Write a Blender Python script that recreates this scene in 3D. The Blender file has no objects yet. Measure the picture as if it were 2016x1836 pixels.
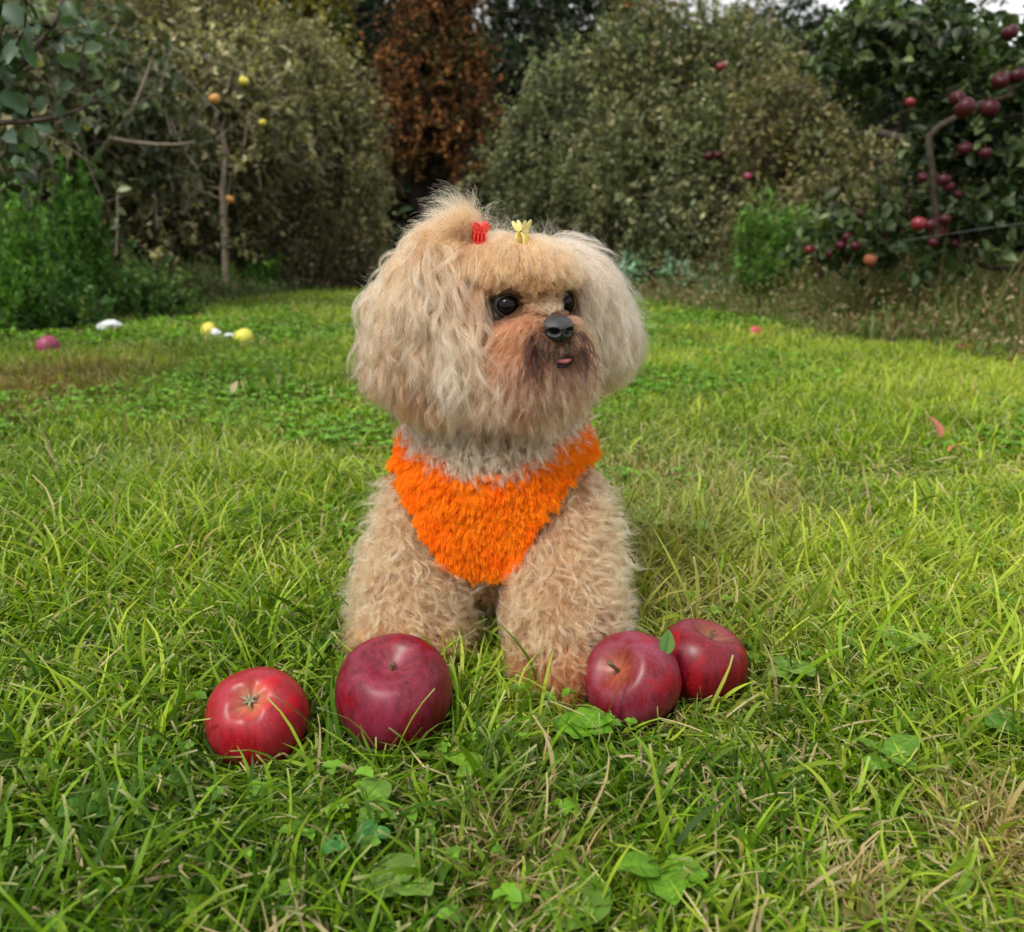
import bpy, bmesh, math
import numpy as np
from mathutils import Vector, Matrix

S = bpy.context.scene
C = S.collection
# ------------------------------------------------------------------ camera
H = 0.39
PITCH = math.radians(14.6)
FV = 1746.0                      # focal length in photo-view pixels (2016 wide)
cam_d = bpy.data.cameras.new('camera'); cam = bpy.data.objects.new('camera', cam_d); C.objects.link(cam)
cam.location = (0, 0, H); cam.rotation_euler = (math.pi/2 - PITCH, 0, 0)
cam_d.sensor_width = 36.0; cam_d.lens = 36.0*FV/2016.0
cam_d.clip_start = 0.02; cam_d.clip_end = 500
cam_d.dof.use_dof = True; cam_d.dof.focus_distance = 0.74; cam_d.dof.aperture_fstop = 8.0
S.camera = cam
# ------------------------------------------------------------------ world and sun
SUN_EL = math.radians(52); SUN_AZ = math.radians(-38)      # azimuth of the sun from -Y (behind camera), to the left
sun_dir = Vector((math.sin(SUN_AZ)*math.cos(SUN_EL), -math.cos(SUN_AZ)*math.cos(SUN_EL), math.sin(SUN_EL)))
w = bpy.data.worlds.new('World'); S.world = w; w.use_nodes = True
nt = w.node_tree; bg = nt.nodes['Background']
sky = nt.nodes.new('ShaderNodeTexSky'); sky.sky_type = 'NISHITA'; sky.sun_disc = False
sky.sun_elevation = SUN_EL; sky.sun_rotation = math.atan2(sun_dir.x, sun_dir.y)
sky.dust_density = 3.0; sky.air_density = 1.0
cn = nt.nodes.new('ShaderNodeTexNoise'); cn.inputs['Scale'].default_value = 2.2; cn.inputs['Detail'].default_value = 6
tc = nt.nodes.new('ShaderNodeTexCoord'); nt.links.new(tc.outputs['Generated'], cn.inputs['Vector'])
cr = nt.nodes.new('ShaderNodeValToRGB'); cr.color_ramp.elements[0].position = 0.3; cr.color_ramp.elements[0].color = (6.0, 6.0, 5.9, 1)
cr.color_ramp.elements[1].position = 0.7; cr.color_ramp.elements[1].color = (10.2, 10.1, 9.9, 1)
nt.links.new(cn.outputs['Fac'], cr.inputs['Fac'])
mx = nt.nodes.new('ShaderNodeMix'); mx.data_type = 'RGBA'; mx.inputs['Factor'].default_value = 0.85
nt.links.new(sky.outputs['Color'], mx.inputs['A']); nt.links.new(cr.outputs['Color'], mx.inputs['B'])
nt.links.new(mx.outputs['Result'], bg.inputs['Color']); bg.inputs['Strength'].default_value = 0.078
sl = bpy.data.lights.new('sun', 'SUN'); sl.energy = 1.5; sl.angle = math.radians(12); sl.color = (1.0, 0.96, 0.9)
so = bpy.data.objects.new('sun', sl); C.objects.link(so)
so.rotation_euler = sun_dir.to_track_quat('Z', 'Y').to_euler()
S.view_settings.view_transform = 'Standard'; S.view_settings.look = 'None'
S.view_settings.exposure = 1.0; S.view_settings.gamma = 1.0
S.render.engine = 'CYCLES'
S.cycles.use_denoising = True
try: S.cycles.denoising_prefilter = 'ACCURATE'
except Exception: pass
S.cycles.max_bounces = 12; S.cycles.diffuse_bounces = 5; S.cycles.glossy_bounces = 6; S.cycles.transmission_bounces = 10; S.cycles.transparent_max_bounces = 8
S.cycles.caustics_reflective = False; S.cycles.caustics_refractive = False
S.cycles_curves.shape = 'RIBBONS'; S.cycles_curves.subdivisions = 2

# ------------------------------------------------------------------ helpers
CP, SP = math.cos(PITCH), math.sin(PITCH)
def ray(vx, vy):                 # direction through a view pixel
    a = (vx-1008)/FV; b = (918-vy)/FV
    return np.array([a, CP + b*SP, -SP + b*CP])
def W(vx, vy, Y):                # point on the ray at distance Y
    r = ray(vx, vy); return np.array([0, 0, H]) + r*(Y/r[1])
def G(vx, vy, z=0.0):            # point where the ray meets height z
    r = ray(vx, vy); return np.array([0, 0, H]) + r*((z-H)/r[2])
def px(p):                       # project world points (n,3) to view pixels
    p = np.atleast_2d(p); x = p[:, 0]; y = p[:, 1]; z = p[:, 2]-H
    dep = y*CP - z*SP; up = y*SP + z*CP
    return 1008 + FV*x/dep, 918 - FV*up/dep

def tag(o, label=None, cat=None, group=None, kind=None):
    if label: o['label'] = label
    if cat: o['category'] = cat
    if group: o['group'] = group
    if kind: o['kind'] = kind
    return o
def empty(name, loc, label, cat, group=None):
    o = bpy.data.objects.new(name, None); C.objects.link(o); o.location = [float(v) for v in loc]
    o.empty_display_size = 0.05
    return tag(o, label, cat, group)
def link(name, data, parent=None, mat=None, loc=None):
    o = bpy.data.objects.new(name, data); C.objects.link(o)
    if mat is not None: data.materials.append(mat)
    if parent is not None:
        o.parent = parent; o.location = (-parent.location.x, -parent.location.y, -parent.location.z)
        pr = parent.parent
        if pr is not None: o.location = (0, 0, 0)
    if loc is not None: o.location = loc
    return o
def mesh_np(name, V, F, col=None, smooth=True):
    """V (n,3), F (m,k) or list of arrays with different k, col (n,3)"""
    me = bpy.data.meshes.new(name)
    Fs = F if isinstance(F, list) else [F]
    Fs = [np.asarray(f, dtype=np.int32) for f in Fs if len(f)]
    V = np.asarray(V, dtype=np.float32)
    me.vertices.add(len(V)); me.vertices.foreach_set('co', V.ravel())
    nl = sum(f.size for f in Fs); npoly = sum(len(f) for f in Fs)
    me.loops.add(nl); me.polygons.add(npoly)
    me.loops.foreach_set('vertex_index', np.concatenate([f.ravel() for f in Fs]))
    tot = np.concatenate([np.full(len(f), f.shape[1], dtype=np.int32) for f in Fs])
    st = np.concatenate([[0], np.cumsum(tot)[:-1]]).astype(np.int32)
    me.polygons.foreach_set('loop_start', st)
    if smooth: me.polygons.foreach_set('use_smooth', np.ones(npoly, dtype=bool))
    if col is not None:
        ca = me.attributes.new('col', 'FLOAT_COLOR', 'POINT')
        cc = np.ones((len(V), 4), dtype=np.float32); cc[:, :3] = np.clip(col, 0, 1); ca.data.foreach_set('color', cc.ravel())
    me.update(calc_edges=True); me.validate()
    return me
def hair(name, P, R, col, parent, mat, power=1.0):
    """P (n,k,3) points, R (n,k) or (k,), col (n,3) or (n,k,3)"""
    n, k = P.shape[:2]
    cu = bpy.data.hair_curves.new(name); cu.add_curves([k]*n)
    cu.attributes['position'].data.foreach_set('vector', P.astype(np.float32).ravel())
    ra = cu.attributes.get('radius') or cu.attributes.new('radius', 'FLOAT', 'POINT')
    ra.data.foreach_set('value', np.broadcast_to(R, (n, k)).astype(np.float32).ravel())
    ca = cu.attributes.new('col', 'FLOAT_COLOR', 'POINT')
    cc = np.ones((n, k, 4), dtype=np.float32); cc[..., :3] = np.clip(col if col.ndim == 3 else col[:, None, :], 0.003, 1)**power * (np.array([1.0, .89, 1.0]) if power > 1 else 1.0)
    ca.data.foreach_set('color', cc.ravel())
    return link(name, cu, parent, mat)
def unit(v): return v/np.maximum(np.linalg.norm(v, axis=-1, keepdims=True), 1e-9)
def hash3(i, j, k, s):
    a = (i*73856093) ^ (j*19349663) ^ (k*83492791) ^ (s*2654435)
    a = (a ^ (a >> 13)) * 1274126177 & 0x7fffffff
    a = (a ^ (a >> 16)) * 1103515245 & 0x7fffffff
    return (a & 0xffffff)/float(0xffffff)
def vnoise(p, scale, seed=0):    # value noise in [-1,1]
    q = np.asarray(p, dtype=np.float64)*scale
    if q.shape[-1] == 2: q = np.concatenate([q, np.zeros(q.shape[:-1]+(1,))], -1)
    f = np.floor(q).astype(np.int64); t = q-f; t = t*t*(3-2*t); r = 0
    for a in (0, 1):
        for b in (0, 1):
            for c in (0, 1):
                wgt = (t[..., 0] if a else 1-t[..., 0])*(t[..., 1] if b else 1-t[..., 1])*(t[..., 2] if c else 1-t[..., 2])
                r = r + wgt*hash3(f[..., 0]+a, f[..., 1]+b, f[..., 2]+c, seed)
    return r*2-1
def tubes(paths, sides=6):
    """paths: list of (pts (k,3), radii (k,)) -> V, F"""
    Vs, Fs, off = [], [], 0
    for P, R in paths:
        P = np.asarray(P, float); R = np.asarray(R, float); k = len(P)
        T = unit(np.gradient(P, axis=0)); ref = np.array([0.31, 0.2, 0.93]) if abs(T[0, 2]) < .9 else np.array([1., 0.1, 0])
        a = unit(np.cross(T, ref)); b = np.cross(T, a)
        an = np.arange(sides)*2*math.pi/sides
        ring = P[:, None, :] + R[:, None, None]*(a[:, None, :]*np.cos(an)[None, :, None] + b[:, None, :]*np.sin(an)[None, :, None])
        Vs.append(ring.reshape(-1, 3))
        i = np.arange(k-1)[:, None]*sides; j = np.arange(sides)[None, :]; j2 = (j+1) % sides
        Fs.append(np.stack([i+j, i+j2, i+sides+j2, i+sides+j], -1).reshape(-1, 4)+off); off += k*sides
    return np.concatenate(Vs), np.concatenate(Fs)
def lathe(prof, n=48):
    prof = np.asarray(prof, float); k = len(prof); an = np.arange(n)*2*math.pi/n
    V = np.stack([prof[:, 0, None]*np.cos(an), prof[:, 0, None]*np.sin(an), np.repeat(prof[:, 1, None], n, 1)], -1).reshape(-1, 3)
    i = np.arange(k-1)[:, None]*n; j = np.arange(n)[None, :]; j2 = (j+1) % n
    return V, np.stack([i+j, i+j2, i+n+j2, i+n+j], -1).reshape(-1, 4)
def rotm(rx, ry, rz):
    return np.array((Matrix.Rotation(rz, 3, 'Z') @ Matrix.Rotation(ry, 3, 'Y') @ Matrix.Rotation(rx, 3, 'X')))

# ------------------------------------------------------------------ materials
def mat_new(name):
    m = bpy.data.materials.new(name); m.use_nodes = True
    return m, m.node_tree, m.node_tree.nodes['Principled BSDF']
def mat_plain(name, col, rough=0.5, spec=0.5, sss=0, noise=None, bump=0, coat=0):
    m, t, b = mat_new(name)
    b.inputs['Base Color'].default_value = (*col, 1); b.inputs['Roughness'].default_value = rough
    b.inputs['Specular IOR Level'].default_value = spec; b.inputs['Coat Weight'].default_value = coat
    if noise:
        n = t.nodes.new('ShaderNodeTexNoise'); n.inputs['Scale'].default_value = noise[0]; n.inputs['Detail'].default_value = 5
        r = t.nodes.new('ShaderNodeValToRGB'); r.color_ramp.elements[0].position = .3; r.color_ramp.elements[1].position = .7
        r.color_ramp.elements[0].color = (*noise[1], 1); r.color_ramp.elements[1].color = (*col, 1)
        co = t.nodes.new('ShaderNodeTexCoord'); t.links.new(co.outputs['Object'], n.inputs['Vector'])
        t.links.new(n.outputs['Fac'], r.inputs['Fac']); t.links.new(r.outputs['Color'], b.inputs['Base Color'])
        if bump:
            bp = t.nodes.new('ShaderNodeBump'); bp.inputs['Strength'].default_value = bump; bp.inputs['Distance'].default_value = .002
            t.links.new(n.outputs['Fac'], bp.inputs['Height']); t.links.new(bp.outputs['Normal'], b.inputs['Normal'])
    return m
def mat_leaf(name, rough=0.45, spec=0.5, trans=0.35, tboost=(1.1, 1.2, 0.5)):
    m, t, b = mat_new(name)
    a = t.nodes.new('ShaderNodeAttribute'); a.attribute_name = 'col'
    b.inputs['Roughness'].default_value = rough; b.inputs['Specular IOR Level'].default_value = spec
    t.links.new(a.outputs['Color'], b.inputs['Base Color'])
    tr = t.nodes.new('ShaderNodeBsdfTranslucent')
    mu = t.nodes.new('ShaderNodeMix'); mu.data_type = 'RGBA'; mu.blend_type = 'MULTIPLY'; mu.inputs['Factor'].default_value = 1
    mu.inputs['B'].default_value = (*tboost, 1); t.links.new(a.outputs['Color'], mu.inputs['A']); t.links.new(mu.outputs['Result'], tr.inputs['Color'])
    ms = t.nodes.new('ShaderNodeMixShader'); ms.inputs[0].default_value = trans
    t.links.new(b.outputs[0], ms.inputs[1]); t.links.new(tr.outputs[0], ms.inputs[2])
    t.links.new(ms.outputs[0], t.nodes['Material Output'].inputs['Surface'])
    return m
def mat_hair(name, rough=0.4, trans=0.3, spec=0.3):
    m, t, b = mat_new(name)
    a = t.nodes.new('ShaderNodeAttribute'); a.attribute_name = 'col'
    b.inputs['Roughness'].default_value = rough; b.inputs['Specular IOR Level'].default_value = spec
    t.links.new(a.outputs['Color'], b.inputs['Base Color'])
    tr = t.nodes.new('ShaderNodeBsdfTranslucent'); t.links.new(a.outputs['Color'], tr.inputs['Color'])
    ms = t.nodes.new('ShaderNodeMixShader'); ms.inputs[0].default_value = trans
    t.links.new(b.outputs[0], ms.inputs[1]); t.links.new(tr.outputs[0], ms.inputs[2])
    t.links.new(ms.outputs[0], t.nodes['Material Output'].inputs['Surface'])
    return m
M_fur = mat_hair('dog_hair', 0.45, 0.38, 0.22)
def mat_realhair(name, rough=.35, rad=.55):
    m = bpy.data.materials.new(name); m.use_nodes = True; t = m.node_tree; t.nodes.clear()
    o = t.nodes.new('ShaderNodeOutputMaterial'); h = t.nodes.new('ShaderNodeBsdfHairPrincipled'); h.parametrization = 'COLOR'
    a = t.nodes.new('ShaderNodeAttribute'); a.attribute_name = 'col'; t.links.new(a.outputs['Color'], h.inputs['Color'])
    h.inputs['Roughness'].default_value = rough; h.inputs['Radial Roughness'].default_value = rad
    if 'Coat' in h.inputs: h.inputs['Coat'].default_value = 0
    h.inputs['IOR'].default_value = 1.5; h.inputs['Random Roughness'].default_value = .2
    t.links.new(h.outputs[0], o.inputs['Surface']); return m
M_fur = mat_realhair('dog_hair')
M_plush = mat_hair('orange_plush', 0.6, 0.35, 0.15)
M_leaf = mat_leaf('leaf', 0.45, 0.38, 0.3)
M_grass = mat_leaf('grass_blade', 0.5, 0.22, 0.4, (1.15, 1.2, 0.4))
M_far = mat_leaf('far_leaf', 0.8, 0.15, 0.15, (1, 1, .7))
M_bark = mat_plain('bark', (0.085, 0.068, 0.052), 0.85, 0.15, noise=(60, (0.035, 0.027, 0.02)), bump=0.6)
M_palebark = mat_plain('pale_bark', (0.24, 0.20, 0.15), 0.85, 0.2, noise=(50, (0.14, 0.11, 0.08)), bump=0.5)

# ------------------------------------------------------------------ ground
def build_ground():
    n = 60
    ys = np.concatenate([[-60, -10, -2], np.linspace(0, 9, 60), [12, 18, 30, 60, 120]])
    xs = np.concatenate([[-120, -40, -12], np.linspace(-6, 6, 70), [12, 40, 120]])
    X, Y = np.meshgrid(xs, ys); P = np.stack([X, Y], -1)
    Z = 0.006*vnoise(P, 3.0, 5) - 0.006
    V = np.stack([X, Y, Z], -1).reshape(-1, 3); nx = len(xs); i = np.arange(len(ys)-1)[:, None]*nx; j = np.arange(nx-1)[None, :]
    F = np.stack([i+j, i+j+1, i+nx+j+1, i+nx+j], -1).reshape(-1, 4)
    m, t, b = mat_new('soil')
    nz = t.nodes.new('ShaderNodeTexNoise'); nz.inputs['Scale'].default_value = 40; nz.inputs['Detail'].default_value = 8
    co = t.nodes.new('ShaderNodeTexCoord'); t.links.new(co.outputs['Object'], nz.inputs['Vector'])
    r = t.nodes.new('ShaderNodeValToRGB'); r.color_ramp.elements[0].color = (0.014, 0.020, 0.005, 1); r.color_ramp.elements[1].color = (0.05, 0.075, 0.016, 1)
    r.color_ramp.elements[0].position = .35; r.color_ramp.elements[1].position = .7
    t.links.new(nz.outputs['Fac'], r.inputs['Fac']); t.links.new(r.outputs['Color'], b.inputs['Base Color']); b.inputs['Roughness'].default_value = .95
    o = link('ground', mesh_np('ground', V, F), None, m); tag(o, 'soil under the lawn and the orchard rows', 'ground', kind='structure')
build_ground()

# lawn outline: left and right edges as x at distance y
def lawn_left(y): return np.interp(y, [0, 3.0, 4.3, 5.6, 7, 12], [-3.2, -2.6, -2.0, -1.75, -1.55, -1.5])
def lawn_right(y): return np.interp(y, [0, 2.6, 3.4, 5.2, 7, 12], [2.2, 1.75, 1.45, 0.9, 0.3, 0.1])

APPLES = []      # (centre, radius): filled here so the grass grows round them
def apple_at(vx, vy, wv, squash=0.9, sink=0.008):
    # rest an apple on the ground so that its centre falls on this ray and its width spans wv
    r = 0.04
    for _ in range(8):
        c = G(vx, vy, r*squash - sink); dep = c[1]*CP - (c[2]-H)*SP; r = wv/2*dep/FV
    return c, r
FRONT = [apple_at(505, 1412, 200), apple_at(777, 1366, 228, 0.93), apple_at(1245, 1340, 192), apple_at(1380, 1303, 178)]

# ------------------------------------------------------------------ dog
rd = np.random.default_rng(11)
TH = math.radians(37)
DF = np.array([math.sin(TH), -math.cos(TH), 0.0]); DS = np.array([math.cos(TH), math.sin(TH), 0.0]); DU = np.array([0, 0, 1.0])
EM = W(1052, 598, 0.765)                       # midpoint between the eyes
def hd(f, s, u): return EM + DF*f + DS*s + DU*u
ELL = []                                        # (centre, radii, region)
def el(c, r, reg):
    r = (r, r, r) if np.isscalar(r) else r
    ELL.append((np.asarray(c, float), np.asarray(r, float), reg))
R_EARL, R_EARR, R_SKULL, R_POUF, R_MUZ, R_BEARD, R_NECK, R_TORSO, R_LEGL, R_LEGR, R_RUMP, R_TUFT = range(12)
el(hd(-.048, 0, .003), (.049, .050, .046), R_SKULL)
el(hd(-.018, 0, .025), (.042, .034, .023), R_POUF)
el(hd(-.002, .000, -.026), (.034, .034, .024), R_MUZ)
el(hd(.019, .000, -.027), (.017, .018, .016), R_MUZ)
el(hd(-.012, -.012, -.058), (.046, .038, .036), R_BEARD)
el(hd(-.006, .016, -.050), (.034, .030, .030), R_BEARD)
el(hd(-.03, -.004, -.078), (.046, .038, .028), R_BEARD)
el(W(864, 610, .800), (.034, .038, .052), R_EARL)
el(W(824, 652, .805), (.036, .042, .044), R_EARL)
el(W(870, 730, .793), (.040, .038, .032), R_EARL)
el(W(886, 520, .805), (.020, .022, .018), R_TUFT)
el(W(1140, 597, .835), (.032, .035, .036), R_EARR)
el(W(1105, 562, .835), (.026, .030, .026), R_EARR)
el(W(1190, 682, .842), (.024, .030, .036), R_EARR)
el(W(990, 850, .828), (.062, .060, .052), R_NECK)
el(W(985, 935, .825), (.070, .058, .052), R_NECK)
el(W(977, 902, .850), (.080, .058, .052), R_TORSO)
el(W(980, 985, .842), (.080, .076, .074), R_TORSO)
el(W(966, 1070, .835), (.060, .058, .062), R_TORSO)
el(np.array([-.015, .93, .165]), (.078, .10, .092), R_TORSO)
el(np.array([-.012, 1.00, .11]), (.078, .085, .10), R_RUMP)
el(np.array([-.055, .98, .05]), (.04, .07, .05), R_RUMP)
el(np.array([.035, .98, .05]), (.04, .07, .05), R_RUMP)
def chain(pts, reg, n=5):
    for (p0, r0), (p1, r1) in zip(pts[:-1], pts[1:]):
        for t in np.linspace(0, 1, n): el(p0*(1-t)+p1*t, r0*(1-t)+r1*t, reg)
chain([(W(838, 960, .83), .022), (W(828, 1060, .805), .027), (W(818, 1170, .790), .034), (W(815, 1235, .780), .036)], R_LEGL)
el(G(800, 1262, .024), (.034, .042, .026), R_LEGL)
chain([(W(1112, 970, .825), .022), (W(1115, 1060, .790), .027), (W(1105, 1170, .760), .034), (W(1108, 1250, .738), .035)], R_LEGR)
el(G(1118, 1300, .022), (.031, .042, .024), R_LEGR)
EC = np.array([e[0] for e in ELL]); ER = np.array([e[1] for e in ELL]); EREG = np.array([e[2] for e in ELL])
def sdf_all(p, sel=None):
    c, r = (EC, ER) if sel is None else (EC[sel], ER[sel])
    q = p[:, None, :]-c[None]; k0 = np.linalg.norm(q/r[None], axis=-1); k1 = np.linalg.norm(q/(r*r)[None], axis=-1)
    return k0*(k0-1)/np.maximum(k1, 1e-6)
def sdf(p, k=0.010, sel=None):
    d = sdf_all(p, sel); m = d.min(1)
    return m - k*np.log(np.exp(-(d-m[:, None])/k).sum(1))*0.6
def sgrad(p, sel=None):
    e = 0.0012; g = np.zeros_like(p)
    for a in range(3):
        o = np.zeros(3); o[a] = e
        g[:, a] = sdf(p+o, sel=sel)-sdf(p-o, sel=sel)
    return unit(g)
def region(p): return EREG[sdf_all(p).argmin(1)]
def hit(vx, vy, off=0.0):
    d = unit(ray(vx, vy)); t = 0.45; o = np.array([0, 0, H])
    for _ in range(80): t += max(sdf((o+d*t)[None])[0]-off, 1e-5)*0.8
    return o+d*t
def body_mesh(sel, voxel, name):
    bm = bmesh.new()
    for c, r, g in [ELL[i] for i in sel]:
        bmesh.ops.create_icosphere(bm, subdivisions=3, radius=1, matrix=Matrix.Translation(Vector(c)) @ Matrix.Diagonal((*r, 1)))
    me = bpy.data.meshes.new('tmp'); bm.to_mesh(me); bm.free()
    o = bpy.data.objects.new('tmp', me); C.objects.link(o)
    md = o.modifiers.new('r', 'REMESH'); md.mode = 'VOXEL'; md.voxel_size = voxel
    dg = bpy.context.evaluated_depsgraph_get(); m2 = bpy.data.meshes.new_from_object(o.evaluated_get(dg)); bpy.data.objects.remove(o)
    n = len(m2.vertices); V = np.zeros(n*3); m2.vertices.foreach_get('co', V); V = V.reshape(-1, 3)
    m2.calc_loop_triangles(); T = np.zeros(len(m2.loop_triangles)*3, dtype=np.int32); m2.loop_triangles.foreach_get('vertices', T)
    return V, T.reshape(-1, 3)
BV, BT = body_mesh(range(len(ELL)), 0.005, 'body')
for _ in range(4): BV = BV - sgrad(BV)*sdf(BV)[:, None]*0.8
def regcol(reg, p):
    """inherent coat colour by region"""
    base = {R_EARL: (.66, .47, .28), R_EARR: (.66, .47, .29), R_SKULL: (.66, .44, .25), R_POUF: (.70, .38, .16), R_MUZ: (.46, .21, .105),
            R_BEARD: (.36, .22, .125), R_NECK: (.52, .38, .25), R_TORSO: (.6, .42, .26), R_LEGL: (.64, .47, .29), R_LEGR: (.64, .47, .29),
            R_RUMP: (.55, .4, .25), R_TUFT: (.70, .45, .25)}
    out = np.array([base[i] for i in range(12)])[reg]
    # paws are redder
    pw = np.clip((0.058-p[:, 2])/0.035, 0, 1)[:, None]*np.isin(reg, (R_LEGL, R_LEGR))[:, None]
    out = out*(1-pw) + np.array([.56, .27, .12])*pw
    return out
dog = empty('dog', (-.01, .85, 0), 'small cream curly dog in an orange plush vest looking to the right', 'dog')
bc = regcol(region(BV), BV)*0.7
_d = np.linalg.norm(BV-(EM+DF*.03-DS*0-DU*.036), axis=1)[:, None]; bc = bc*(1-.9*np.exp(-(_d/.022)**2)); _e = np.linalg.norm(BV-(EM+DF*.01), axis=1)[:, None]; bc = bc*(1-.8*np.exp(-(_e/.04)**2)); _g = np.minimum(np.linalg.norm(BV-(EM-DS*.029), axis=1), np.linalg.norm(BV-(EM+DS*.029), axis=1))[:, None]; bc = bc*(1-.93*np.exp(-(_g/.0138)**4))
body = link('body', mesh_np('body', BV, BT, bc), dog, mat_hair('dog_skin', 0.8, 0.0, 0.1))

# --- features on the face
EYE = [hit(1001, 603), hit(1109, 597)]
EYE[1] = EYE[1] + DS*.001
eyeaxis = [unit(DF*1.0 - DS*.30 + DU*.05), unit(DF*1.0 + DS*.25 + DU*.02)]
ER_ = 0.0103
m_eye = mat_plain('eye_cornea', (0.004, 0.0025, 0.002), 0.07, 0.22)
m_lid = mat_plain('eyelid_skin', (0.012, 0.010, 0.011), 0.5, 0.4)
EYEC = []
for k in (0, 1):
    ax = eyeaxis[k]; rr = ER_*(1.0 if k == 0 else .95); c = EYE[k] - ax*(0.0036 if k == 0 else .0008); EYEC.append(c)
    bm = bmesh.new(); bmesh.ops.create_uvsphere(bm, u_segments=32, v_segments=20, radius=rr, matrix=Matrix.Translation(Vector(c)))
    for f in bm.faces: f.smooth = True
    me = bpy.data.meshes.new('eye'); bm.to_mesh(me); bm.free(); e = link('eye', me, dog, m_eye)
    # eyelid: an almond shaped dark rim round the ball
    a = unit(np.cross(ax, DU)); b = np.cross(a, ax); an = np.linspace(0, 2*math.pi, 33)
    ex = np.sign(np.cos(an))*np.abs(np.cos(an))**1.0*rr*1.06; ey = np.sin(an)*rr*0.84
    hgt = np.sqrt(np.maximum(rr*rr - (ex*.82)**2 - (ey*.82)**2, 0))*0.93
    pts = c + a*ex[:, None] + b*ey[:, None] + ax*hgt[:, None]*0.62
    V, F = tubes([(pts, np.full(33, .0017))], 8); link('eyelid', mesh_np('eyelid', V, F), dog, m_lid)
# --- nose
NP = hit(1103, 652)
def ball(c, r, A, nu=40, nv=28):
    u = np.linspace(0, 2*math.pi, nu, endpoint=False); v = np.linspace(0.02, math.pi-.02, nv)
    U, Vv = np.meshgrid(u, v); L = np.stack([np.sin(Vv)*np.cos(U), np.sin(Vv)*np.sin(U), np.cos(Vv)], -1).reshape(-1, 3)
    i = np.arange(nv-1)[:, None]*nu; j = np.arange(nu)[None]; j2 = (j+1) % nu
    return L, np.stack([i+j, i+nu+j, i+nu+j2, i+j2], -1).reshape(-1, 4)
L, F = ball(0, 1, 0, 96, 72)                      # axes: x = side, y = forward, z = up
P = L*np.array([.0142, .0125, .0118])
P[:, 0] *= 1 + 0.18*np.clip(L[:, 2], -1, 1)
P[:, 1] += np.where(L[:, 2] > .3, -(L[:, 2]-.3)*.004, 0)
nc = np.tile([.034, .032, .035], (len(P), 1))
for sgn in (-1, 1):
    q = (L - unit(np.array([sgn*.52, .82, -.10])))*np.array([1.0, 1, 1.35]); dd = np.linalg.norm(q, axis=1)
    wgt = np.clip(1-dd/.42, 0, 1)**.5; P -= L*wgt[:, None]*.0085; nc *= (1-.93*np.clip(wgt*1.8, 0, 1))[:, None]  # nostrils sunk, and the shade of the holes painted into the colour
    q2 = L - unit(np.array([sgn*.98, .35, -.15])); w2 = np.exp(-(np.linalg.norm(q2, axis=1)/.25)**2); P[:, 1] -= w2*.002
w3 = np.exp(-(L[:, 0]/.06)**2)*(L[:, 1] > 0)*(L[:, 2] < .1); P -= L*w3[:, None]*.0016; nc *= (1-.5*w3)[:, None]  # groove carved, its shade also painted in
nose_c = NP - DF*.004 + DU*.001
_a = math.radians(20); nb = np.stack([np.array([math.cos(_a), math.sin(_a), 0]), np.array([math.sin(_a), -math.cos(_a), 0]), DU]); PW = nose_c + P@nb
mn = mat_hair('nose_leather', 0.42, 0.0, 0.45)
t = mn.node_tree; b_ = t.nodes['Principled BSDF']; vo = t.nodes.new('ShaderNodeTexVoronoi'); vo.inputs['Scale'].default_value = 900
co = t.nodes.new('ShaderNodeTexCoord'); t.links.new(co.outputs['Object'], vo.inputs['Vector']); bp = t.nodes.new('ShaderNodeBump'); bp.inputs['Strength'].default_value = .5; bp.inputs['Distance'].default_value = .0006
t.links.new(vo.outputs['Distance'], bp.inputs['Height']); t.links.new(bp.outputs['Normal'], b_.inputs['Normal'])
link('nose', mesh_np('nose', PW, F, nc), dog, mn)
# --- mouth and tongue
def blob(name, c, r, basis, mat, par, bend=0.0):
    L, F = ball(0, 1, 0, 40, 24); P = L*np.asarray(r); P[:, 2] += bend*(L[:, 0]**2); P[:, 1] -= abs(bend)*1.5*(L[:, 0]**2)
    return link(name, mesh_np(name, c+P@basis, F), par, mat)
MP = hit(1104, 712)
m_lip = mat_plain('lip', (0.012, 0.010, 0.010), 0.45, 0.4)
blob('lip', MP - DF*.002 + DU*.0035, (.0170, .0070, .0030), nb, m_lip, dog, .002)
blob('lip', MP - DF*.0035 - DU*.0035, (.0150, .0080, .0030), nb, m_lip, dog, .003)
blob('tongue', MP + DF*.0005 + DU*.0005 + DS*.001, (.0092, .0068, .0028), nb, mat_plain('tongue', (0.62, .20, .22), 0.4, 0.4, noise=(300, (.5, .14, .16))), dog, .0015)

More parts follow.
